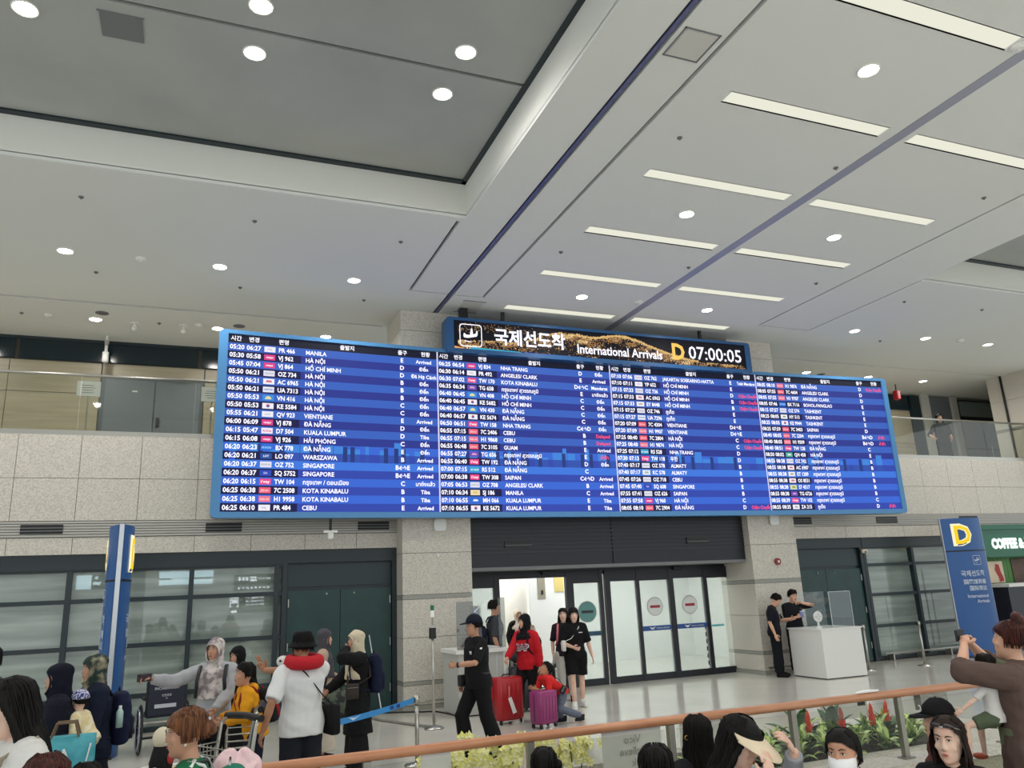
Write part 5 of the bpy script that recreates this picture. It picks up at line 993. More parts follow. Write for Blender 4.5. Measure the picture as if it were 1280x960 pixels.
def leafy(x, y, label, n=15, sc=1.0, dark=False, red=False):
    t = thing('potted_plant', label, 'plant', (x, y, .42), rp.uniform(0, 6), 'variegated plants in the flower bed')
    MB().loft([(0,0,0,.05,.05,.05),(0,0,.05,.045,.045,.045)], mat('pot', '3a2c22', .8), 10).build('root_ball', t)
    for i in range(n):
        a = i*2.4+rp.uniform(-.2, .2); up = .15+1.0*(i/n); k = rp.choice([0, 1, 3]) if not (dark or red) else rp.choice([2, 2, 0]); q = sc*rp.uniform(.8, 1.15)
        inst(LM[k], 'leaf', t, (0, 0, .05), (up, 0, a), (q, q, q))
    if red:
        RM_ = mat('bromeliad_red', 'd8281c', .4, noise=(30, 'e85030', .4, .6)); MB().tube([(0,0,.05),(0,0,.22)], .012, LEAF2, 6).build('stem', t)
        q = leaf_mesh(.1, .016, RM_, .1, 'bract')
        for i in range(15): a = i*2.4; inst(q, 'bract', t, (0, 0, .17+.008*i), (.55+.04*i, 0, a), (1.15, 1.1, 1.1))
    return t
k_ = 0
for row, (yy, xs) in enumerate(((5.72, np.arange(3.75, 6.35, .33)), (6.0, np.arange(3.6, 6.4, .34)), (6.3, np.arange(4.3, 6.4, .34)))):
    for x in xs: k_ += 1; leafy(float(x)+rp.uniform(-.05, .05), yy+rp.uniform(-.05, .05), 'green and cream variegated plant, %s row of the bed, %s from the left' % (['front', 'middle', 'back'][row], ['first', 'second', 'third', 'fourth', 'fifth', 'sixth', 'seventh', 'eighth', 'ninth', 'tenth'][list(xs).index(x)]))
for x, y, l in ((5.12, 6.0, 'leftmost'), (5.47, 5.97, 'second from the left, behind the masked woman'), (5.85, 6.0, 'third from the left'), (6.08, 6.05, 'rightmost')): leafy(x, y, 'red flowering bromeliad, %s of the four' % l, 9, .8, red=True)
for x, y in ((5.28, 6.3), (5.65, 6.3), (4.4, 6.25)): leafy(x, y, 'taller dark green leafed plant rising among the variegated ones, at %s' % {5.28: 'the middle', 5.65: 'the right of the middle', 4.4: 'the left'}[x], 9, 1.15, dark=True)
PET = mat('orchid_yellow', 'f8f4c0', .5, noise=(30, 'ece888', .4, .6)); PETW = mat('orchid_cream', 'f6f2d0', .5)
def blossom(mb, c, s_, R):
    for i in range(5):
        a = i*2*PI/5+.3; d = V3((math.cos(a), 0, math.sin(a))); p = V3((0, 0, 0)); u_ = V3((-d.z, 0, d.x))
        mb.add([c+R @ v*s_ for v in (p, d*.55+u_*.38+V3((0,-.1,0)), d*1.0+V3((0,-.02,0)), d*.55-u_*.38+V3((0,-.1,0)))], [(0,1,2,3)], PET)
    mb.ell(c+R @ V3((0,-.12*s_,0)), (s_*.2,)*3, PETW, 6, 4)
for i in range(17):
    x = 1.72+(i % 9)*.135+rp.uniform(-.04, .04); y = 5.78+.3*(i//9)+rp.uniform(-.06, .06)
    t = thing('orchid', 'pale yellow orchid in bloom, %s row, %s from the left' % ('front' if i < 9 else 'back', ['first', 'second', 'third', 'fourth', 'fifth', 'sixth', 'seventh', 'eighth', 'ninth'][i % 9]), 'flower', (x, y, .42), group='yellow orchids')
    b = MB(); st = []; H_ = rp.uniform(.36, .46); lx, ly = rp.uniform(-.08, .08), rp.uniform(-.1, .05)
    for j in range(6): t_ = j/5; st.append((lx*t_*t_*1.6, ly*t_*t_, H_*math.sin(t_*1.35)/math.sin(1.35)))
    MB().tube(st, .005, mat('orchid_stem', '4a5a30', .5), 5).build('stem', t)
    for j in range(13): p = V3(st[3 if j < 3 else (4 if j < 7 else 5)])+V3((rp.uniform(-.075, .075), rp.uniform(-.05, .03), rp.uniform(-.055, .04))); blossom(b, p, rp.uniform(.04, .052), Matrix.Rotation(rp.uniform(-.7, .7), 3, 'Z') @ Matrix.Rotation(rp.uniform(-.4, .4), 3, 'X'))
    o = b.build('blossoms', t); o['kind'] = 'stuff'
    for j in range(4): inst(LM[2], 'leaf', t, (0, 0, .02), (.1, 0, j*1.6), (.55, .55, .5))
# --- luggage
def suitcase(label, x, y, rz, w, d, h, m, handle=.35, tag_=False, m2=None, z=0, cat='suitcase'):
    t = thing('suitcase', label, cat, (x, y, z), rz*PI/180); m2 = m2 or BLACK
    MB().bev(-w/2, w/2, -d/2, d/2, .06, h, min(w, d)*.22, m, 5).build('shell', t, True)
    for i in range(5): X = -w*.34+i*w*.17; MB().bev(X-.008, X+.008, -d/2-.007, -d/2+.01, .12, h-.08, .004, m).build('rib', t)
    MB().box(-w/2-.003, w/2+.003, -.006, .006, .1, h-.05, m2).build('zip', t)
    for sx in (-1, 1):
        for sy in (-1, 1): q = MB().cyl((sx*w*.38-.012, sy*d*.32, .03), (sx*w*.38+.012, sy*d*.32, .03), .028, BLACK, n=12).build('wheel', t); MB().box(sx*w*.38-.02, sx*w*.38+.02, sy*d*.32-.015, sy*d*.32+.015, .04, .075, m2).build('wheel_fork', q)
    if handle:
        MB().tube([(-w*.2, d*.3, h-.02), (-w*.2, d*.3, h+handle), (w*.2, d*.3, h+handle), (w*.2, d*.3, h-.02)], .013, SILVER, 8).build('telescopic_handle', t)
    MB().tube([(-.08, 0, h-.005), (-.06, 0, h+.03), (.06, 0, h+.03), (.08, 0, h-.005)], .01, m2, 8).build('top_handle', t)
    if tag_: MB().add([(-.08, -d/2-.012, .38), (-.02, -d/2-.012, .40), (.07, -d/2-.014, .17), (0, -d/2-.014, .15)], [(0,1,2,3)], WHITEP).add([(-.06,-d/2-.01,.39),(-.055,-d/2-.01,.39),(-.05,-d/2-.01,.55),(-.056,-d/2-.01,.55)], [(0,1,2,3)], WHITEP).build('luggage_tag', t)
    return t
suitcase('big red hard suitcase with white tag pulled by the woman in red', 4.62, 12.12, 12, .47, .3, .68, mat('case_red', 'a81c24', .35), .32, True)
suitcase('small magenta purple suitcase that the crouching boy holds', 4.93, 11.42, 20, .38, .26, .52, mat('case_purple', '8a2c66', .35), 0)
suitcase('upright silver grey suitcase before the empty wheelchair', -.2, 6.9, 10, .34, .26, .62, mat('case_silver', '8c8d88', .35, .4), 0)
suitcase('black suitcase on the corridor side behind the woman in red', 5.25, 13.1, 10, .42, .28, .72, mat('case_black', '1b1c22', .4), .25)
suitcase('dark grey suitcase stacked beside the black one in the doorway', 5.75, 13.9, -5, .4, .28, .66, mat('case_grey2', '3a3c42', .4), .3)
t = thing('boarding_box', 'dark duffel bag lying on top of the black suitcase', 'bag', (5.3, 13.1, .76)); MB().ell((0,0,.14), (.25,.15,.14), mat('duffel', '26272e', .7), 16, 10).build('bag_body', t, True); MB().tube([(-.1,0,.26),(0,0,.34),(.1,0,.26)], .012, BLACK).build('handle', t)
def cart(label, x, y, rz):
    t = thing('luggage_cart', label, 'cart', (x, y, 0), rz*PI/180)
    f = MB(); f.tube([(-.25,-.45,.12),(-.28,.35,.14),(.28,.35,.14),(.25,-.45,.12)], .016, STEEL, 8, closed=True); [f.tube([(-.24+i*.12,-.43,.13),(-.24+i*.12,.33,.14)], .007, STEEL, 6) for i in range(5)]; f.build('platform', t)
    for s_ in (-1, 1): MB().tube([(s_*.26,.33,.14),(s_*.26,.45,.95),(s_*.22,.5,1.0)], .016, STEEL, 8).build('upright', t)
    MB().tube([(-.26,.5,1.0),(0,.52,1.01),(.26,.5,1.0)], .03, BLACK, 10).build('push_handle', t)
    b = MB(); [b.tube([(-.23,.42-.0*i,.62+.06*i),(-.22,.2,.62+.06*i),(.22,.2,.62+.06*i),(.23,.42,.62+.06*i)], .005, STEEL, 5) for i in range(4)]; [b.tube([(-.22+.055*i,.2,.6),(-.22+.055*i,.2,.82)], .004, STEEL, 5) for i in range(9)]; b.build('wire_basket', t)
    for p in ((-.22,.3),(.22,.3),(0,-.42)): MB().cyl((p[0]-.015,p[1],.05), (p[0]+.015,p[1],.05), .05, BLACK, n=14).build('wheel', t)
    return t
cart('steel luggage cart pushed by the boy in the yellow hoodie', .18, 8.4, -95); cart('steel luggage cart with black handle before the woman in the white headscarf', .05, 7.45, -60)
cart('steel luggage cart in the doorway behind the woman in red', 5.95, 14.9, 175)
t = thing('storage_tub', 'teal plastic tub standing on the boy\'s luggage cart', 'tub', (.2, 8.3, .17)); MB().loft([(0,0,0,.13,.13,.13),(0,0,.26,.16,.16,.16)], mat('tub_teal', '146a5c', .4), 20).build('body', t, True); MB().tube([(.165*math.cos(a),.165*math.sin(a),.26) for a in [2*PI*i/20 for i in range(20)]], .01, mat('tub_teal2', '1a7a6a', .4), 6, closed=True).build('rim', t)
suitcase('maroon soft bag on the luggage cart before the white headscarf woman', .1, 7.3, 30, .4, .28, .5, mat('case_maroon', '6a3444', .6), 0, z=.17); suitcase('black cabin case on the same near luggage cart', -.05, 7.6, 30, .36, .24, .46, _M['case_black'], 0, z=.17)
t = thing('shopping_bag', 'white and yellow printed carrier bag hanging on the near cart', 'bag', (-.12, 7.0, .5)); MB().loft([(0,0,0,.14,.07,.07),(0,0,.3,.16,.04,.04)], mat('bag_white', 'd8d6cc', .6), 12).build('bag_body', t); MB().ell((.05,-.06,.24), (.05,.02,.05), mat('bag_yellow', 'd8b43a', .5)).build('print', t)
# wheelchair
t = thing('wheelchair', 'empty black airport wheelchair standing before the left windows', 'wheelchair', (-.28, 13.0, 0), 8*PI/180); WB = mat('wheelchair_navy', '181d30', .6)
MB().box(-.23, .23, -.2, .22, .47, .52, WB).build('seat', t); bk_ = MB().bev(-.24, .24, -.27, -.22, .5, .93, .02, WB, axis='y').build('backrest', t)
g = MB(); wm = mat('chair_print', 'b8bcc4', .6)
for s_, z_, sz in (('INCHEON AIR', .84, .05), ('인천공항', .75, .035), ('T1', .71, .03)): put_text(g, s_, 0, z_, sz, wm, lambda X, Z: (X, -.283, Z), 'c', .02)
g.box(-.15, .13, -.285, -.275, .6, .65, wm); o = g.build('print', bk_); o['kind'] = 'stuff'
for s_ in (-1, 1):
    w_ = MB().tube([(s_*.3, .31*math.cos(a)-.08, .32+.31*math.sin(a)) for a in [2*PI*i/28 for i in range(28)]], .016, BLACK, 8, closed=True).build('big_wheel', t, True)
    q = MB(); [q.cyl((s_*.3,-.08,.32), (s_*.3, .3*math.cos(a)-.08, .32+.3*math.sin(a)), .003, SILVER, n=4) for a in [2*PI*i/12 for i in range(12)]]; q.build('spokes', w_); MB().tube([(s_*.33, .27*math.cos(a)-.08, .32+.27*math.sin(a)) for a in [2*PI*i/24 for i in range(24)]], .008, SILVER, 6, closed=True).build('push_rim', w_)
    MB().tube([(s_*.25,-.36,.96),(s_*.25,-.25,.94),(s_*.25,-.24,.5),(s_*.25,.24,.48),(s_*.25,.3,.14)], .013, BLACK, 8).build('side_frame', t); MB().box(s_*.25-.03, s_*.25+.03, -.16, .18, .7, .73, BLACK).build('armrest', t)
    MB().cyl((s_*.25-.02,.3,.08), (s_*.25+.02,.3,.08), .08, BLACK, n=14).build('caster', t); MB().box(s_*.14-.08, s_*.14+.08, .4, .52, .12, .14, BLACK).build('footplate', t); MB().tube([(s_*.25,-.44,.955),(s_*.25,-.34,.96)], .018, BLACK, 8).build('push_grip', t)
# waiting bench under the seated people in the foreground (below the frame)
def bench(label, x0, x1, y, z, rz=0):
    t = thing('waiting_bench', label, 'bench', (x0, y, 0), rz); L = x1-x0; MB().bev(0, L, -.25, .3, z-.08, z, .03, mat('bench_grey', '4a4c50', .5)).build('seat', t); [MB().box(x, x+.05, -.2, .25, 0, z-.08, STEELD).build('leg', t) for x in (.1, L-.15)]; return t
# ================================================================ PEOPLE
BLK = cloth('121214'); NVY = cloth('151a2c'); 
# guard walking left
f = Fig('security guard in black cap, polo and trousers walking left, fist raised before his belt', 3.42, 9.95, 98, 1.66, 'b', lean=3, w=1.12, legs={-1: ((-.12,-.04,.49),(-.12,-.2,.08)), 1: ((.1,.2,.5),(.12,.12,.07))}, hands={-1: (-.1,.36,1.13), 1: (.24,.1,.88)}, poles={-1: (-.9,-.5,-.3)}, yaw=-6)
f.body(curls={-1: 1.25, 1: .6}, norms={-1: (1, 0, 0)}); f.face(); f.top(cloth('131316'), .46, inf=.026, belly=.03); f.pants(cloth('0e0e11'), 1, .022, wide=.02); f.shoes(BLK); f.hair(kind='short'); f.cap(cloth('161a28'))
f.part('belt', MB().loft([(0,0,.985,.176*f.w,.15,.145),(0,0,1.02,.176*f.w,.15,.145)], BLACK, 20)); f.part('pouch', MB().bev(.14, .22, .06, .2, .84, .98, .02, BLACK)); f.part('watch', MB().cyl(f.wr[-1].lerp(f.el[-1], .06), f.wr[-1].lerp(f.el[-1], .16), .034, BLACK, n=14)); 
q = MB(); q.box(-.12,-.08,.128,.14,1.25,1.29,WHITEP); f.part('chest_badge', q.xf(f.A)); f.part('sleeve_badge', MB().ell(f.sh[-1].lerp(f.el[-1], .25)+V3((-.055,.02,0)), (.012,.025,.022), WHITEP, 10, 6))
# woman in red sweater with lettering
f = Fig('woman in red lettered sweater and black headscarf pulling the red suitcase', 4.98, 12.1, 122, 1.58, 'a', yaw=-30, legs={-1: ((-.1,-.02,.48),(-.1,-.16,.08)), 1: ((.1,.12,.5),(.1,.12,.07))}, hands={1: (.12,.5,.93), -1: (-.27,.0,.84)}, poles={1: (.4,-.4,-.8)})
f.body(curls={1: 1.1, -1: .5}); f.face(); RS = cloth('b81a26'); f.top(RS, .96, inf=.03, z0=.84, loose=.02, wr=.005); f.pants(BLK, .96, .015); f.shoes(cloth('d8d6d0'), WHITEP); f.hijab(cloth('0d0d10'), drape=1.3, wide=-.03)
g = MB(); put_text(g, 'GAP', .01, 1.13, .15, mat('letter_white', 'd8c8cc', .7), lambda X, Z: (-X, .165-.9*X*X, Z), 'c', .06, maxw=.3); put_text(g, 'GAP', .01, 1.137, .135, mat('letter_navy', '2a2a48', .7), lambda X, Z: (-X, .170-.9*X*X, Z), 'c', .0, maxw=.275); f.part('chest_lettering', g.xf(f.A), smooth=False)
backpack(f, 'black backpack worn by the woman in the red sweater', cloth('18191f'))
# boy crouching on the purple case
f = Fig('boy in red t-shirt and jeans crouching over the purple suitcase', 5.3, 11.62, 98, 1.25, 'c', lean=52, sit=.62, hk=1.15, legs={-1: ((-.12,.1,.3),(-.14,-.42,.1)), 1: ((.12,.3,.38),(.12,-.15,.08))}, hands={-1: (-.1,.62,.72), 1: (.12,.62,.72)}, pitch=-30)
f.body(curls=.5); f.face(); f.top(cloth('d82a2a'), .45, inf=.02); f.pants(cloth('5a6272', c2='6e7686'), .97, .014, wide=.01); f.shoes(cloth('22242a')); f.hair(kind='short'); 
sbag(f, 'black cross body bag worn by the crouching boy', BLACK, side=-1, cz=1.0, h=.06, w=.08, d=.03)
# girl in black
f = Fig('girl in black t-shirt and shorts with white shoulder bag walking to the viewer', 6.25, 12.97, 162, 1.62, 'd', yaw=4, pitch=6, w=.95, legs={-1: ((-.09,-.02,.48),(-.09,-.1,.08)), 1: ((.09,.1,.49),(.08,.1,.07))}, hands={1: (.06,.2,1.03), -1: (-.3,.05,.84)}, poles={1: (.8,-.5,-.4)})
f.body(curls={1: .8, -1: .4}); f.face(); f.top(cloth('101012'), .5, inf=.032, z0=.84, loose=.022); f.pants(cloth('0c0c0e'), .42, .035, name='shorts', wide=.03); f.shoes(cloth('dcdcd8'), WHITEP); f.hair(kind='bob', top=.055); f.part('chest_logo', MB().box(-.13, -.06, .138, .142, 1.27, 1.285, WHITEP).xf(f.A))
sbag(f, 'white crescent shoulder bag worn across by the girl in black', mat('bag_cream', 'dedcd4', .5), side=1, cz=1.06, w=.1, h=.09, d=.035, y=.12)
f = Fig('person with long black hair half hidden behind the girl in black', 6.42, 13.75, 150, 1.6, 'd'); f.body(); f.face(); f.top(cloth('2a2028'), .5); f.pants(cloth('c8c4bc'), 1); f.shoes(BLK); f.hair(kind='long')
backpack(f, 'pink backpack hanging low behind the red shirted boy', cloth('d87a86'), cz=.85, w=.14, h=.2)
# officers
f = Fig('officer in dark uniform at the right pillar bending over a phone, left of the pair', 11.47, 14.1, 222, 1.68, 'a', yaw=20, pitch=34, hands={1: (.24,.04,.86), -1: (-.05,.36,1.16)}, w=1.02)
UNI = cloth('12141f'); f.body(curls={1: .4, -1: .8}); f.face(); f.top(UNI, .45, inf=.022); f.pants(cloth('0e1018'), 1, .02, wide=.02); f.shoes(BLK); f.hair(kind='short'); f.part('lanyard', MB().tube([f.U(p) for p in ((-.05,.05,1.43),(-.04,.13,1.3),(0,.145,1.15),(.04,.13,1.3),(.05,.05,1.43))], .004, WHITEP, 5)); f.part('badge', MB().box(-.02,.02,.135,.145,1.27,1.29,WHITEP).xf(f.A))
f = Fig('officer in dark uniform drinking from a cup at the right pillar, right of the pair', 12.0, 14.08, 168, 1.72, 'a', yaw=10, pitch=12, hands={-1: (-.10,.19,1.44), 1: (.04,.22,1.16)}, poles={-1: (-1,-.1,-.3)}, w=1.05)
f.body(curls=.9); f.face(); f.top(cloth('14161c'), .45, inf=.022); f.pants(cloth('0c0d12'), 1, .02, wide=.02); f.shoes(BLK); f.hair(kind='short')
M_ = f.root.matrix_basis.copy(); bpy.context.view_layer.update(); c = Matrix.Translation(f.root.location) @ Matrix.Rotation(f.root.rotation_euler.z, 4, 'Z') @ (V3((-.03,.3,1.15))*f.k)
t = thing('drink_cup', 'bluish takeaway cup held by the right officer', 'cup', c); MB().loft([(0,0,0,.03,.03,.03),(0,0,.12,.042,.042,.042)], mat('cup_blue', '7c8cc8', .3), 14).build('body', t, True); MB().cyl((0,0,.12), (0,0,.13), .044, WHITEP, n=14).build('lid', t)
# people in the doorway
f = Fig('man in dark grey t-shirt seen through the smoky counter screen, facing right', 5.22, 14.2, 262, 1.8, 'b', yaw=0); f.body(); f.face(); f.top(cloth('3a3c40'), .5, inf=.025); f.pants(cloth('1c1e26'), 1); f.shoes(BLK); f.hair(kind='short')
backpack(f, 'large navy backpack between the guard and the red suitcase', cloth('171c34'), w=.19, d=.11, h=.3, cz=1.0)
f = Fig('woman in beige headscarf and black coat standing in the bright corridor', 6.8, 17.0, 190, 1.55, 'a'); f.body(); f.face(); f.top(BLK, 1, inf=.03); f.skirt(BLK, .3); f.hijab(cloth('cabba8'), drape=1.25)
f = Fig('woman in cream patterned headscarf just inside the doors with a dark pouch', 6.55, 15.95, 150, 1.5, 'a', hands={1: (.05,.3,1.3)}); f.body(); f.face(); f.top(cloth('d8c4b8', c2='b89a90', sc=14), 1, inf=.03); f.skirt(cloth('8a8078'), .3); f.hijab(cloth('dccabc', c2='b08a80', sc=16), drape=1.1)
f = Fig('small child in white sitting on the luggage in the doorway', 6.85, 14.9, 150, 1.0, 'd', hk=1.2, sit=.6, z=.1); f.body(); f.face(); f.top(cloth('cfd0cc'), .9); f.pants(cloth('e4e4e0'), 1); f.hair(kind='short')
suitcase('big black suitcase carrying the small child in the doorway', 6.85, 14.9, 0, .5, .32, .55, _M['case_black'], 0)
# left group
f = Fig('woman in white patterned headscarf and grey sweater stretching her arm to hold a phone', .28, 9.3, 163, 1.6, 'b', yaw=-18, hands={1: (.62,.22,1.33), -1: (-.1,.32,.98)}, poles={1: (.2,-.5,-.7)}, vox=.011)
f.body(curls={1: .9, -1: .8}, norms={1: (0, .3, -1)}); f.face(); GS = cloth('a9aaae'); f.top(GS, .97, inf=.035, loose=.026, wr=.006); f.pants(BLK, 1, .02, wide=.03); f.shoes(BLK); f.hijab(cloth('d6ccc8', c2='857a7c', sc=12), drape=1.08, wide=.0)
for k in (-1, 1): f.part('backpack_strap', MB().tube([f.U(c) for c in ((k*.12,-.15,1.3),(k*.13,-.05,1.44),(k*.14,.08,1.42),(k*.145,.17,1.28),(k*.16,.15,1.1))], .02, BLACK, 8, flat=.5))
c = Matrix.Translation(f.root.location) @ Matrix.Rotation(f.root.rotation_euler.z, 4, 'Z') @ ((f.wr[1]+(f.wr[1]-f.el[1]).normalized()*.1)*f.k)
t = thing('phone', 'dark phone in the outstretched hand of the white headscarf woman', 'phone', c+V3((.03, -.02, .0)), 20*PI/180); MB().bev(-.07, .07, -.006, .006, -.038, .038, .006, mat('phone_case', '3a2c34', .3), axis='y').build('body', t); MB().box(-.064, .064, .006, .008, -.033, .033, BLACK).build('screen', t); MB().cyl((-.05,-.006,.02), (-.05,-.01,.02), .01, BLACK, n=12).build('camera_lens', t)
f = Fig('person in plain black headscarf behind the boy in yellow', .55, 10.1, 150, 1.46, 'b', yaw=-30); f.body(); f.face(); f.top(BLK, 1, inf=.03); f.skirt(BLK, .2); f.hijab(cloth('0c0c0e'), drape=1.15)
f = Fig('boy in yellow orange hoodie with black hair pushing the luggage cart', .66, 8.85, 100, 1.36, 'b', lean=16, hk=1.12, hands={-1: (-.16,.42,1.06), 1: (.16,.42,1.06)}, poles={-1: (-.7,-.6,-.4)}, pitch=-4, vox=.011)
f.body(curls=1.0); f.face(); YH = cloth('e09a1c'); f.top(YH, .9, inf=.032, loose=.024, wr=.005); f.pants(cloth('1a1e30'), 1, .02); f.shoes(BLK); f.hair(kind='short'); f.part('hood', MB().ell(f.U((0,-.1,1.40)), (.1,.07,.06), YH, 14, 8)); f.part('sleeve_print', MB().box(-.2,-.19,-.02,.06,1.14,1.2,BLACK).xf(f.A))
backpack(f, 'black backpack with red panel worn by the boy in yellow', cloth('1c1a20'), m2=cloth('9a2430'), w=.14, h=.21)
# man in white t-shirt, from behind
f = Fig('man in white t-shirt, black bucket hat and red neck pillow making a V sign', .98, 7.75, 14, 1.66, 'c', w=1.06, yaw=8, hands={-1: (-.36,-.02,.9), 1: (-.34,.34,1.39)}, poles={1: (.9,.4,-.8), -1: (-.5,-.8,-.1)}, vox=.010)
f.body(curls={-1: .4, 1: [.02, .02, 1.5, 1.5][::1]}, dirs={1: (-.6,.05,.75)}, norms={1: (.2,-1,.1)}); f.face(); f.top(cloth('dedede'), .48, inf=.034, z0=.80, loose=.026, wr=.005); f.pants(cloth('1c1f28'), 1, .02, wide=.02); f.shoes(BLK); f.hair(kind='short'); f.baghat(cloth('101012'))
t = thing('neck_pillow', 'red travel neck pillow with white face patch around the white shirted man', 'pillow', f.root.location, f.root.rotation_euler.z); t.scale = f.root.scale
NP = cloth('b8242e'); P = [V3((.13*math.cos(a), -.02+.13*math.sin(a), 1.455+.01*math.sin(a))) for a in [PI*.62+2*PI*.88*i/16 for i in range(17)]]; q = MB().tube(P, [.045]+[.062]*15+[.045], NP, 12); q.ell(P[0], (.045,)*3, NP, 10, 6); q.ell(P[-1], (.045,)*3, NP, 10, 6); q.build('cushion', t, True)
MB().ell((-.17,.05,1.465), (.06,.07,.052), cloth('d8d4d0'), 14, 8).build('face_patch', t, True); MB().ell((-.215,.0,1.475), (.012,.014,.012), BLACK, 8, 6).build('eye_button', t, True)
sbag(f, 'black bag slung across the back of the white shirted man', cloth('141416'), side=1, cz=.93, w=.12, h=.13, d=.05, y=-.06)
# women at the green door
f = Fig('woman in grey headscarf facing right before the green doors', 1.62, 10.85, 262, 1.57, 'a', hands={-1: (-.1,.3,1.0)}); f.body(); f.face(); f.top(cloth('b8a08c'), 1, inf=.03); f.skirt(cloth('cfc4b4'), .15, flare=.08); f.shoes(BLK); f.hijab(cloth('4a484e'), drape=1.08)
t = thing('tote_bag', 'green camouflage patterned tote bag carried between the two women', 'bag', (1.66, 10.3, .52)); MB().loft([(0,0,0,.2,.08,.08),(0,0,.1,.22,.09,.09),(0,0,.38,.22,.05,.05)], mat('camo', '5f6a58', .7, noise=(9, '2c322c', .46, .52)), 16).build('bag_body', t, True); [MB().tube([(-.1,k*.04,.37),(-.07,k*.04,.52),(.07,k*.04,.52),(.1,k*.04,.37)], .009, BLACK, 6).build('handle', t) for k in (-1, 1)]
f = Fig('woman in beige headscarf and long black coat raising a hand to her face', 1.88, 9.85, 92, 1.57, 'b', hands={-1: (-.06,.16,1.5), 1: (.1,.36,1.0)}, poles={-1: (-1,.35,-.5), 1: (.4,-.5,-.7)}, vox=.011)
f.body(curls={-1: .4, 1: .9}); f.face(); f.top(cloth('0e0e10'), 1, inf=.034, loose=.03, wr=.005, name='coat'); f.skirt(cloth('0f0f11'), .48, flare=.06, name='coat_skirt'); f.pants(cloth('131316'), 1, .03, wide=.05); f.shoes(BLK); f.hijab(cloth('cfc2a8'), drape=1.12, wide=-.01)
backpack(f, 'navy backpack worn by the woman in the black coat', cloth('141a34'), w=.15, h=.24, cz=1.18)
sbag(f, 'small brown shoulder bag of the woman in the black coat', cloth('3a3430'), side=-1, cz=1.0, w=.08, h=.09, d=.035, y=.12, cross=False)
# far left group
f = Fig('man in blue striped shirt and grey vest at the left edge', -1.52, 7.9, 70, 1.7, 'b', vox=.011, hands={1: (.28,.2,1.0)}); f.body(); f.face(); f.top(cloth('2f6ab0', c2='a8c4e0', sc=11), .55, inf=.03); f.top(cloth('45474c'), .08, inf=.04, name='vest'); f.pants(BLK, 1); f.shoes(BLK); f.hair(kind='short')
f = Fig('woman in navy black headscarf facing left beside the teal bag', -.92, 7.5, 92, 1.54, 'b', hands={-1: (-.14,.26,.98), 1: (.2,.34,1.02)}, vox=.0105); f.body(curls=.8); f.face(); f.top(cloth('0f1120'), 1, inf=.05, loose=.03); f.skirt(cloth('0f1120'), .1, flare=.1); f.hijab(cloth('0e1020'), drape=.98, wide=.05)
t = thing('tote_bag', 'turquoise tote bag with white zigzag lines at the left', 'bag', (-.79, 6.95, .64)); TQ = mat('tote_turquoise', '2a8796', .6, noise=(5, '4aa2ae', .4, .6)); MB().loft([(0,0,0,.17,.09,.09),(0,0,.08,.2,.1,.1),(0,0,.44,.2,.06,.06)], TQ, 16).build('bag_body', t, True)
g = MB(); 
for P_ in ([(-.17,.4),(-.02,.12),(.0,.36)], [(.0,.36),(.12,.1),(.17,.38)], [(-.15,.2),(0,.04),(.15,.2)]): g.tube([(p[0], -.1+.05*(p[1]/.44)-.012-abs(p[0])*-.12, p[1]) for p in P_], .007, WHITEP, 5)
g.build('white_lines', t); [MB().tube([(-.09,k*.05,.43),(-.06,k*.05,.53),(.06,k*.05,.53),(.09,k*.05,.43)], .009, mat('tote_strap', '6a5238', .6), 6).build('handle', t) for k in (-1, 1)]
f = Fig('woman in dark green and beige headscarf with navy clothes, facing left', -.72, 8.0, 108, 1.57, 'b', hands={-1: (-.16,.3,1.05), 1: (.1,.32,1.0)}, vox=.0105); f.body(curls=.8); f.face(); f.top(cloth('121a2e'), 1, inf=.045, loose=.03); f.skirt(cloth('101420'), .15, flare=.06); f.hijab(cloth('2a3a36', c2='c8bc9c', sc=6), drape=1.22)
backpack(f, 'navy backpack with bottle pocket on the woman in the green headscarf', cloth('161d38'), w=.16, h=.23, m2=cloth('1e2030')); 
t = thing('water_bottle', 'small clear bottle with white cap in the side of the navy backpack', 'bottle', (-.5, 7.78, 1.0)); MB().loft([(0,0,0,.028,.028,.028),(0,0,.12,.028,.028,.028),(0,0,.15,.012,.012,.012)], mat('bottle_pale', 'a8c4c0', .2), 12).build('body', t, True); MB().cyl((0,0,.15), (0,0,.17), .013, WHITEP, n=10).build('cap', t)
f = Fig('toddler in cream outfit and blue cap carried in the arms at the left', -.68, 7.4, 60, .70, 'd', sit=.66, lean=30, hk=1.5, z=.72, legs={-1: ((-.12,.25,.55),(-.14,.4,.35)), 1: ((.12,.25,.55),(.14,.4,.35))}, name='toddler', cat='person', vox=.009); f.body(); f.face(); f.top(cloth('d8c694', c2='e6dcc0', sc=9), .9, inf=.05, loose=.03); f.pants(cloth('d8c9a0'), 1, .04); f.hair(kind='short'); f.cap(cloth('242a72', c2='d8d8e8', sc=30))
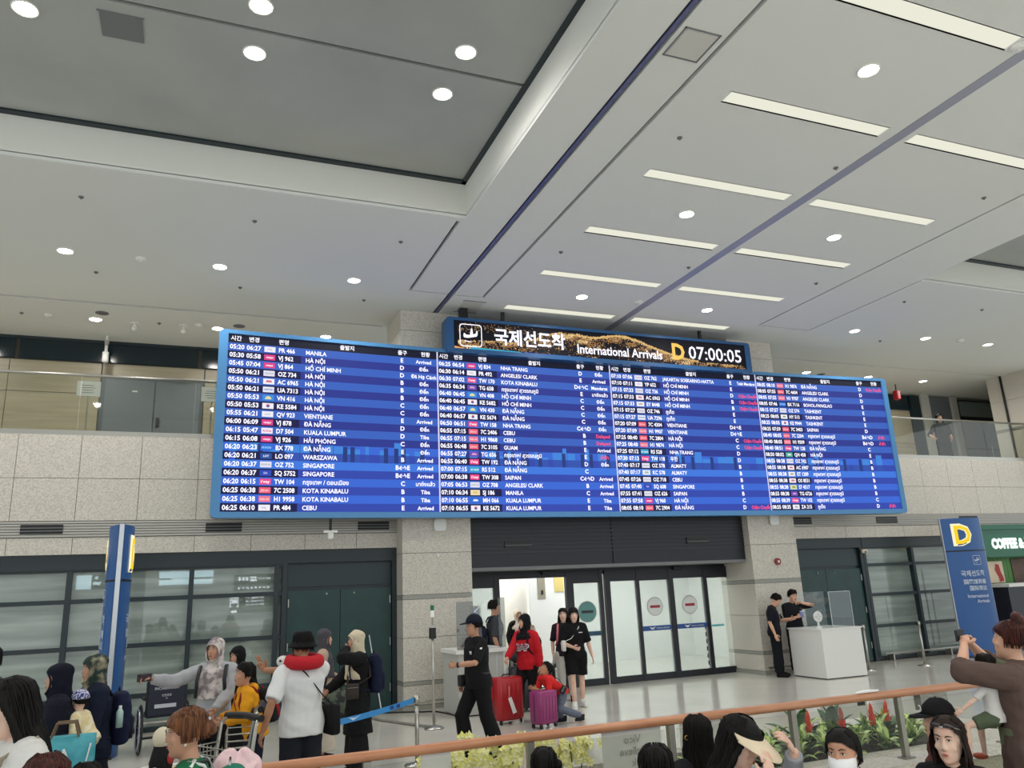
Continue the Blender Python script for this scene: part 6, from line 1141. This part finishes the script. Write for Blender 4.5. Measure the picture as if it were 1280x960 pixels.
# near heads
f = Fig('young woman with long straight black hair in white t-shirt at the left edge', -.67, 4.38, 112, 1.66, 'd', pitch=16, hands={-1: (-.1,.3,1.0), 1: (.1,.3,1.0)}, vox=.008)
f.body(curls=.7); f.face('b8605c'); f.top(cloth('d6d4d0'), .5, inf=.03, loose=.022, wr=.004); f.pants(BLK, 1); f.shoes(BLK); f.hair(kind='long', e=.014); f.part('shoulder_strap', MB().tube([f.U(c) for c in ((-.1,-.13,1.3),(-.12,-.03,1.455),(-.1,.1,1.38),(0,.16,1.1))], .014, mat('beige_strap', 'a89c88', .6), 8, flat=.4))
f = Fig('person with auburn red hair, top of head at the lower left', -.46, 3.58, 20, 1.43, 'a', vox=.01); f.body(); f.face(); f.top(cloth('3a3036'), .5); f.pants(BLK, 1); f.hair(HAIRR, 'bob', e=.018)
f = Fig('short person with black hair at the bottom edge beside the auburn head', -.38, 4.15, 10, 1.3, 'a', vox=.012); f.body(); f.top(cloth('20242c'), .5); f.pants(BLK, 1); f.hair(kind='bob', e=.014)
# woman with glasses
f = Fig('woman with brown hair in a clip, glasses and green striped jersey in the foreground', .04, 4.38, 84, 1.46, 'b', hands={-1: (-.16,.28,.96), 1: (.1,.3,.96)}, vox=.0075, pitch=4)
f.body(curls=.7); f.face('a84a44'); GJ = cloth('1d6a44'); f.top(GJ, .6, inf=.026, loose=.02, wr=.003); f.pants(BLK, 1); f.shoes(BLK); f.hair(HAIRBR, 'bun', e=.018, top=.06)
f.part('collar', MB().tube([f.U((.075*math.cos(a), -.005+.08*math.sin(a), 1.42+.015*math.sin(a)*-1)) for a in [2*PI*i/20 for i in range(20)]], .012, BLACK, 6, closed=True))
for k in (-1, 1):
    f.part('sleeve_stripe', MB().tube([f.U((k*.08,-.03,1.455)), f.U((k*.17,-.02,1.437)), f.sh[k].lerp(f.el[k], .3)+V3((k*.066,0,.0))], .012, WHITEP, 6, flat=.5))
q = MB()
for k in (-1, 1): q.tube([f.H @ V3((k*.034+.022*math.cos(a), .098-abs(k*.034+.022*math.cos(a))*.12, .026+.018*math.sin(a))) for a in [2*PI*i/16 for i in range(16)]], .0016, mat('glasses_rim', '5a3a34', .3), 5, closed=True); q.tube([f.H @ V3((k*.056,.09,.03)), f.H @ V3((k*.075,.06,.032)), f.H @ V3((k*.08,-.01,.02))], .0016, _M['glasses_rim'], 5)
q.tube([f.H @ V3((-.012,.098,.03)), f.H @ V3((0,.103,.034)), f.H @ V3((.012,.098,.03))], .0016, _M['glasses_rim'], 5); f.part('glasses', q)
f.part('earring', MB().ell(f.H @ V3((-.082,-.01,-.045)), (.008,)*3, mat('pearl', 'e8e0d0', .2), 8, 6)); f.part('hair_clip', MB().bev(-.02,.02,-.14,-.10,.02,.075,.01, mat('clip_silver','b0b4bc',.25,.6)).xf(f.H)); f.part('nape_scrunchie', MB().tube([f.H @ V3((.03*math.cos(a), -.115, .02+.03*math.sin(a))) for a in [2*PI*i/14 for i in range(14)]], .009, mat('pink_tie', 'd84a5c', .6), 6, closed=True))
backpack(f, 'green and white backpack with black straps on the woman in the jersey', cloth('23745c'), m2=cloth('cfd2cf', c2='1a1c1c', sc=10), w=.15, h=.2, cz=1.2)
t = thing('plush_toy', 'cream plush toy in a black jacket held before the woman with glasses', 'toy', (-.1, 4.9, 1.08)); MB().ell((0,0,.2), (.05,.05,.055), cloth('d8cbb4'), 12, 8).build('head', t, True); MB().loft([(0,0,0,.05,.05,.05),(0,0,.08,.06,.05,.05),(0,0,.16,.04,.035,.035)], cloth('18181a'), 14).build('jacket', t, True); MB().ell((-.03,-.045,.04), (.03,.012,.025), WHITEP, 8, 6).build('patch', t); MB().ell((.045,-.03,.1), (.02,.02,.03), mat('toy_red', 'b03030', .6), 8, 6).build('scarf', t)
t = thing('plastic_bundle', 'crumpled pale pink plastic bag in the lower left foreground', 'bag', (.33, 4.95, .96)); PB = mat('pink_plastic', 'ecc8cc', .35, bump=(14, .8)); q = MB()
rb = random.Random(5)
for i in range(10): q.ell((rb.uniform(-.11,.11), rb.uniform(-.05,.05), rb.uniform(0,.17)), (rb.uniform(.06,.1), .05, rb.uniform(.03,.055)), PB, 10, 7, Matrix.Rotation(rb.uniform(-1, 1), 3, 'Y'))
me = remesh(q, .009, 1, .014, 'wrap', PB, 3); o = bpy.data.objects.new('wrap', me); COL.objects.link(o); o.parent = t; MB().add([(-.1,-.08,-.02),(-.03,-.1,.1),(.02,-.09,.07),(-.04,-.08,-.04)], [(0,1,2,3)], mat('print_darkred', '5a1c20', .5)).build('print', t)
# seated foreground people, on benches below the frame
bench('grey waiting bench under the seated foreground people, nearer one', 1.9, 4.15, 3.55, .44); bench('grey waiting bench under the seated foreground people, nearer the flower bed', 1.7, 4.8, 4.35, .40)
def seated(label, x, y, face, top, skin='a', **kw):
    h = top/ (1.70-.42) * 1.70
    return Fig(label, x, y, face, h, skin, sit=.52, **kw)
f = seated('child with black hair and a small bun seen from behind, left of the railing paper', 1.98, 4.62, -20, 1.02, vox=.012); f.body(); f.top(cloth('2a2c34'), .5); f.pants(BLK, 1); f.shoes(BLK); f.hair(kind='short', e=.016); f.part('hair_bun', MB().ell(f.H @ V3((.1,-.02,.02)), (.035,.04,.04), HAIRB, 12, 8))
f = seated('person with short curly black hair seen from behind at the bottom edge', 2.26, 3.82, -25, 1.12, vox=.011); f.body(); f.top(cloth('d8d6d2'), .5); f.pants(BLK, 1); f.shoes(BLK); f.hair(kind='short', e=.02)
f = seated('woman with long black hair and gold clip, from behind, left of the visor woman', 2.98, 4.5, -10, 1.12, vox=.009); f.body(); f.top(cloth('1c1c20'), .5); f.pants(BLK, 1); f.shoes(BLK); f.hair(kind='long', e=.02); f.part('hair_clip', MB().tube([f.H @ V3((-.1+.014*math.cos(a), -.05, .0+.014*math.sin(a))) for a in [2*PI*i/12 for i in range(12)]], .004, mat('gold', 'c8a050', .3, .8), 5, closed=True))
f = seated('woman holding the brim of her beige sun visor with both hands', 2.65, 3.76, 212, 1.25, 'd', vox=.0075, pitch=24, hands={1: (.09,.26,1.02), -1: (-.2,.3,1.1)}, poles={1: (.8,.2,-1), -1: (-.8,.2,-1)})
f.body(curls={1: .45, -1: .5}, dirs={1: (-.1,-.1,1), -1: (.5,-.2,.8)}, norms={1: (-.4,-.6,0), -1: (.5,-.8,.2)}); f.face(); f.top(cloth('9a9ca0'), .97, inf=.024, loose=.016); f.pants(BLK, 1); f.shoes(BLK); f.hair(kind='long', e=.016)
VB = mat('visor_beige', 'e0cdb0', .5); q = MB(); V = []; n = 20
for i in range(n+1):
    a = PI*(-.06+1.12*i/n); V += [(.1*math.cos(a), .0+.1*math.sin(a), .07), (.125*math.cos(a), .02+.2*max(0, math.sin(a))**.8, .045-.03*math.sin(a))]
q.add(V+[(v[0], v[1], v[2]-.004) for v in V], [(2*i, 2*i+2, 2*i+3, 2*i+1) for i in range(n)]+[(2*i+1+42, 2*i+3+42, 2*i+2+42, 2*i+42) for i in range(n)]+[(2*i+1, 2*i+3, 2*i+3+42, 2*i+1+42) for i in range(n)], VB); vo = f.part('visor_brim', q.xf(f.H))
MB().loft([(0,-.005,.055,.098,.108,.118),(0,-.005,.095,.096,.106,.116)], cloth('141414'), 26, False).xf(f.H).build('visor_band', vo, True)
f = seated('woman in white face mask with tied back black hair, looking left', 3.13, 3.42, 116, 1.17, 'b', vox=.0075, pitch=4); f.body(); f.face(mask=True); f.top(cloth('24242a'), .6); f.pants(BLK, 1); f.shoes(BLK); f.hair(kind='tail', e=.009, top=.084)
q = MB(); q.loft([(0,.02,-.115,.04,.05,.02),(0,.02,-.10,.052,.082,.02),(0,.012,-.07,.064,.098,.02),(0,.01,-.03,.071,.108,.02),(0,.008,-.008,.071,.102,.02),(0,.01,.004,.066,.092,.02)], mat('mask_white', 'e6e6e6', .7, bump=(40, .2)), 24); q.v = [(v[0]*1.03, v[1]*1.08, v[2]) for v in q.v]; mk = q.xf(f.H).build('face_mask', f.root, True)
for k in (-1, 1): MB().tube([f.H @ V3(c) for c in ((k*.068,.045,-.01),(k*.082,.0,.02),(k*.086,-.025,.0),(k*.08,-.01,-.04),(k*.062,.04,-.075))], .0015, WHITEP, 5).build('ear_loop', mk)
f = seated('girl in black baseball cap turned left with long auburn hair', 4.44, 3.98, 62, 1.13, 'a', vox=.0085); f.body(); f.face(); f.top(cloth('5a2c28'), 1, inf=.03); f.pants(BLK, 1); f.shoes(BLK); f.hair(HAIRR, 'long', e=.012); c_ = f.cap(cloth('131314'), peak_m=cloth('101011')); g = MB(); g.tube([f.H @ V3((.02*math.cos(a), .106+.004*math.sin(a), .092+.02*math.sin(a))) for a in [PI*.3+PI*1.5*i/9 for i in range(10)]], .003, WHITEP, 5); g.build('cap_logo', c_)
f.part('hair_tie', MB().ell(f.H @ V3((-.085,-.06,-.06)), (.014,)*3, mat('tie_yellow', 'e8cc50', .5), 10, 6))
f = seated('woman with brown hair and sunglasses on her head in black top, looking down left', 3.88, 3.44, 112, 1.165, 'd', vox=.007, pitch=9, roll=-3); f.body(); f.face('b8605c'); f.top(cloth('141416'), .5, z0=.84, collar=False); f.pants(BLK, 1); f.shoes(BLK); f.hair(HAIRD, 'bob', e=.012, top=.1)
q = MB()
for k in (-1, 1): q.ell(f.H @ V3((k*.035,.07,.108)), (.03,.012,.02), mat('lens_dark', '4a4648', .1, .3), 14, 8, f.H.to_3x3().normalized() @ Matrix.Rotation(-.9, 3, 'X')); q.tube([f.H @ V3(c) for c in ((k*.062,.06,.1),(k*.087,.0,.07),(k*.09,-.03,.05))], .003, STEELD, 6)
q.tube([f.H @ V3((-.01,.085,.105)), f.H @ V3((.01,.085,.105))], .004, SILVER, 6); f.part('sunglasses', q)
# woman with baby carrier
f = Fig('woman in brown tunic with green baby carrier lifting a phone at the right edge', 4.86, 3.72, 22, 1.62, 'a', vox=.0085, hands={-1: (-.1,.26,1.56), 1: (.08,.28,1.56)}, poles={-1: (-1,.1,-.6), 1: (1,.1,-.6)}, pitch=-6)
f.body(curls=.9); f.face(); BR = cloth('5c4a44'); f.top(BR, .62, inf=.04, z0=.62, flare=.12, loose=.026, name='tunic', wr=.005); f.pants(cloth('18181a'), 1, .01); f.shoes(BLK); f.hair(HAIRR, 'topbun', e=.012)
CG = cloth('6a7258'); q = MB().loft([(0,0,.9,.19,.17,.165),(0,0,1.06,.188,.165,.16)], CG, 24, False); q.xf(f.A); cr = q.build('carrier_belt', f.root, True); 
for k in (-1, 1): MB().tube([f.U(c) for c in ((k*.15,.16,1.05),(k*.13,.17,1.3),(k*.12,.06,1.455),(k*.1,-.12,1.38),(-k*.05,-.175,1.2),(-k*.16,-.13,1.05))], .028, CG, 8, flat=.45).build('carrier_strap', cr, True)
MB().box(-.05, .02, -.19, -.17, .93, 1.0, BLACK).xf(f.A).build('buckle', cr)
b = Fig('baby with bare legs in the carrier on the woman in the brown tunic', 4.86, 3.72, 22, .68, 'd', sit=.7, hk=1.45, z=.55, name='baby', legs={-1: ((-.3,.34,.55),(-.34,.36,.05)), 1: ((.3,.34,.55),(.34,.36,.05))}, hands={-1: (-.55,.5,.62)}, vox=.007)
b.root.location = V3((4.86, 3.72, .8))+Matrix.Rotation(22*PI/180, 3, 'Z') @ V3((-.13, .13, 0)); b.body(curls=.4); b.face(); b.top(cloth('d8d4d0'), .5, inf=.03); b.pants(cloth('55604a'), .35, .03, name='shorts'); b.hair(kind='short', e=.006)
q = MB()
for k in (-1, 1): q.ell(b.legs[k][1]+V3((0,.07,-.04)), (.06,.12,.05), mat('baby_shoe', 'a84a32', .5), 12, 8)
for k in (-1, 1): b.part('baby_shoe', MB().ell(b.legs[k][1]+V3((0,.07,-.04)), (.06,.12,.05), mat('baby_shoe', 'a84a32', .5), 12, 8))
c = Matrix.Translation(f.root.location) @ Matrix.Rotation(f.root.rotation_euler.z, 4, 'Z') @ (V3((0,.31,1.62))*f.k); t = thing('phone', 'phone lifted in both hands by the woman in the brown tunic', 'phone', c, 22*PI/180); MB().bev(-.075,.075,-.005,.005,-.037,.037,.006,BLACK,axis='y').build('body', t); MB().box(-.07,.07,-.007,-.005,-.033,.033,screen('phone_scr','101418',.9)).build('screen', t)
t = thing('stroller', 'dark folded stroller behind the woman with the baby carrier', 'stroller', (9.15, 7.2, 0)); MB().tube([(-.25,0,.1),(.1,0,.95),(.3,0,1.1)], .014, STEELD).build('frame_tube', t); MB().loft([(0,0,.45,.2,.18,.18),(0,0,.8,.24,.2,.2),(0,0,.95,.12,.1,.1)], cloth('3c444a', c2='22262a', sc=12), 14).build('seat', t, True); [MB().cyl((x,-.2,.09),(x,.2,.09),.09,BLACK,n=16).build('wheel', t) for x in (-.25,.25)]
# gallery person
f = Fig('person in black top standing behind the right gallery balustrade', 19.45, 15.75, 150, 1.66, 'a', z=4.62, hands={1: (.3,.15,1.02), -1: (-.2,.1,.95)}); f.body(); f.face(); f.top(cloth('1a1a20'), .6, inf=.025); f.pants(cloth('16181e'), 1, .02, wide=.03); f.shoes(BLK); f.hair(kind='bob')
